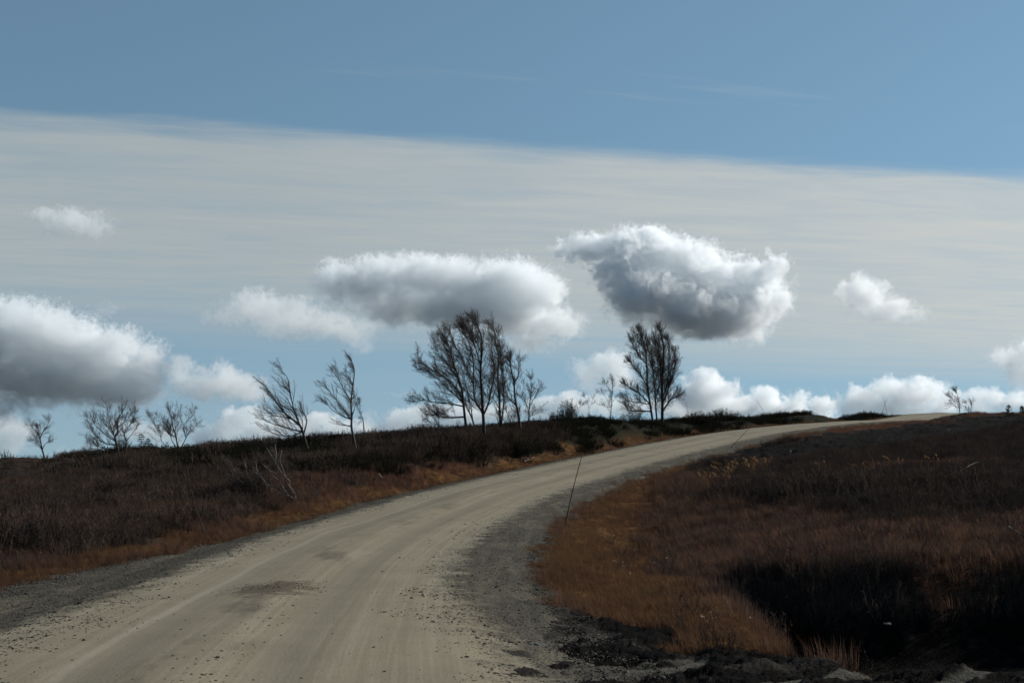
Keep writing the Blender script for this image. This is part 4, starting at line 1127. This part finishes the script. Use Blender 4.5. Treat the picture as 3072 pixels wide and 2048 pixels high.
snow_pole('thin snow pole on the skyline between the big clump and spiky juniper', (1658,1270), (1650,1246), .014, 0, Y=78)
snow_pole('thin snow pole on the skyline just right of the tall upright birches', (2068,1246), (2058,1203), .012, 0.02, Y=100)

def stick(name, label, pix, r_, mat, dz=.06, cat='branch'):
    Y = hitY(*pix[0]) or 50
    pts = []
    for q in pix:
        y_ = hitY(*q) or Y; p = P1(q[0], y_, dz); pts.append(p)
    o0 = pts[0].copy(); mb = MB(); sp = smooth_path([p - o0 for p in pts], 4)
    mb.tube(sp, [r_ * (1 - .7 * i / len(sp)) for i in range(len(sp))], 6)
    for i in range(2, len(sp) - 1, 2):
        d = (sp[i] - sp[i-1]).normalized() + Vector((.2, .3, .7)) * (1 if i % 4 else -.4)
        mb.tube([sp[i], sp[i] + d.normalized() * (sp[-1] - sp[0]).length * .12], [r_ * .4, r_ * .15], 4)
    o = mb.build(name, mat); o.location = o0; tag(o, label, cat); return o
stick('branch', 'white peeled birch branch lying on the grass at the left edge of the road', [(1572,1392),(1588,1386),(1603,1378)], .014, M_WHITE, .12)
stick('branch', 'arched grey dead branch over the dark shrubs at the right', [(2870,1452),(2925,1421),(2955,1424),(2975,1436)], .012, M_BARK, .35)
stick('branch', 'pale straw-like stick at the right edge, on the russet ledge', [(3018,1612),(3045,1630),(3071,1646)], .016, M_WHITE, .2)
stick('branch', 'short pale twig standing in the heath left of the road bend', [(1138,1440),(1148,1450)], .014, M_WHITE, .2)

def rock(label, px, py, size, seed, mat, flat=.5):
    Y = hitY(px, py)
    if Y is None: return
    me = stone_mesh('stone', seed, mat, 3, flat)
    o = link(bpy.data.objects.new('stone', me)); s_ = size * Y / FPX / 2
    o.location = P1(px, Y, -s_ * flat * .1); o.scale = (s_, s_, s_); o.rotation_euler = (0, .1, seed)
    tag(o, label, 'stone', 'stones lying on the dark soil right of the road')
def stone_mat(name, a, b_):
    m_, t, bs = principled(name, .85)
    P_ = t.node('ShaderNodeTexCoord').outputs['Object']
    t.l.new(t.mix(t.noise(P_, 2.2, 5, .7), a, b_), bs.inputs['Base Color'])
    t.l.new(bumpn(t, t.noise(P_, 5, 5, .7), .5, .1), bs.inputs['Normal'])
    return m_
M_S1 = stone_mat('pale_stone', (.16, .16, .17), (.34, .33, .31)); M_S2 = stone_mat('dark_stone', (.05, .05, .05), (.13, .125, .115))
rock('flat blue-grey stone deep in the black hollow, largest of those there', 2648, 1902, 34, 1, M_S1, .35)
rock('small flat stone in the black hollow, left of the largest one there', 2592, 1880, 20, 2, M_S1, .4)
rock('little pale stone in the black hollow, far left of the largest one', 2352, 1822, 12, 3, M_S1)
rock('grey stone half sunk in gravel between road and black hollow', 1965, 1852, 38, 4, M_S1, .45)
rock('dark flat boulder on the gravel right of the wheel tracks, near the bottom', 1610, 1935, 52, 5, M_S2, .4)
rock('brown stone on the verge gravel, left foot of the orange grass', 1622, 1618, 22, 6, M_S2, .5)
rock('pale stone in the dark soil band, left of the golden stalks', 2175, 1402, 14, 7, M_S1)
rock('whitish stone on the peat bank right of the road bend', 2370, 1355, 11, 8, M_S1)
rock('whitish pebble high on the peat bank under the crossed poles', 2560, 1282, 10, 9, M_S1)
rock('pale stone alone on the peat bank, below the far birch', 2845, 1290, 9, 10, M_S1)
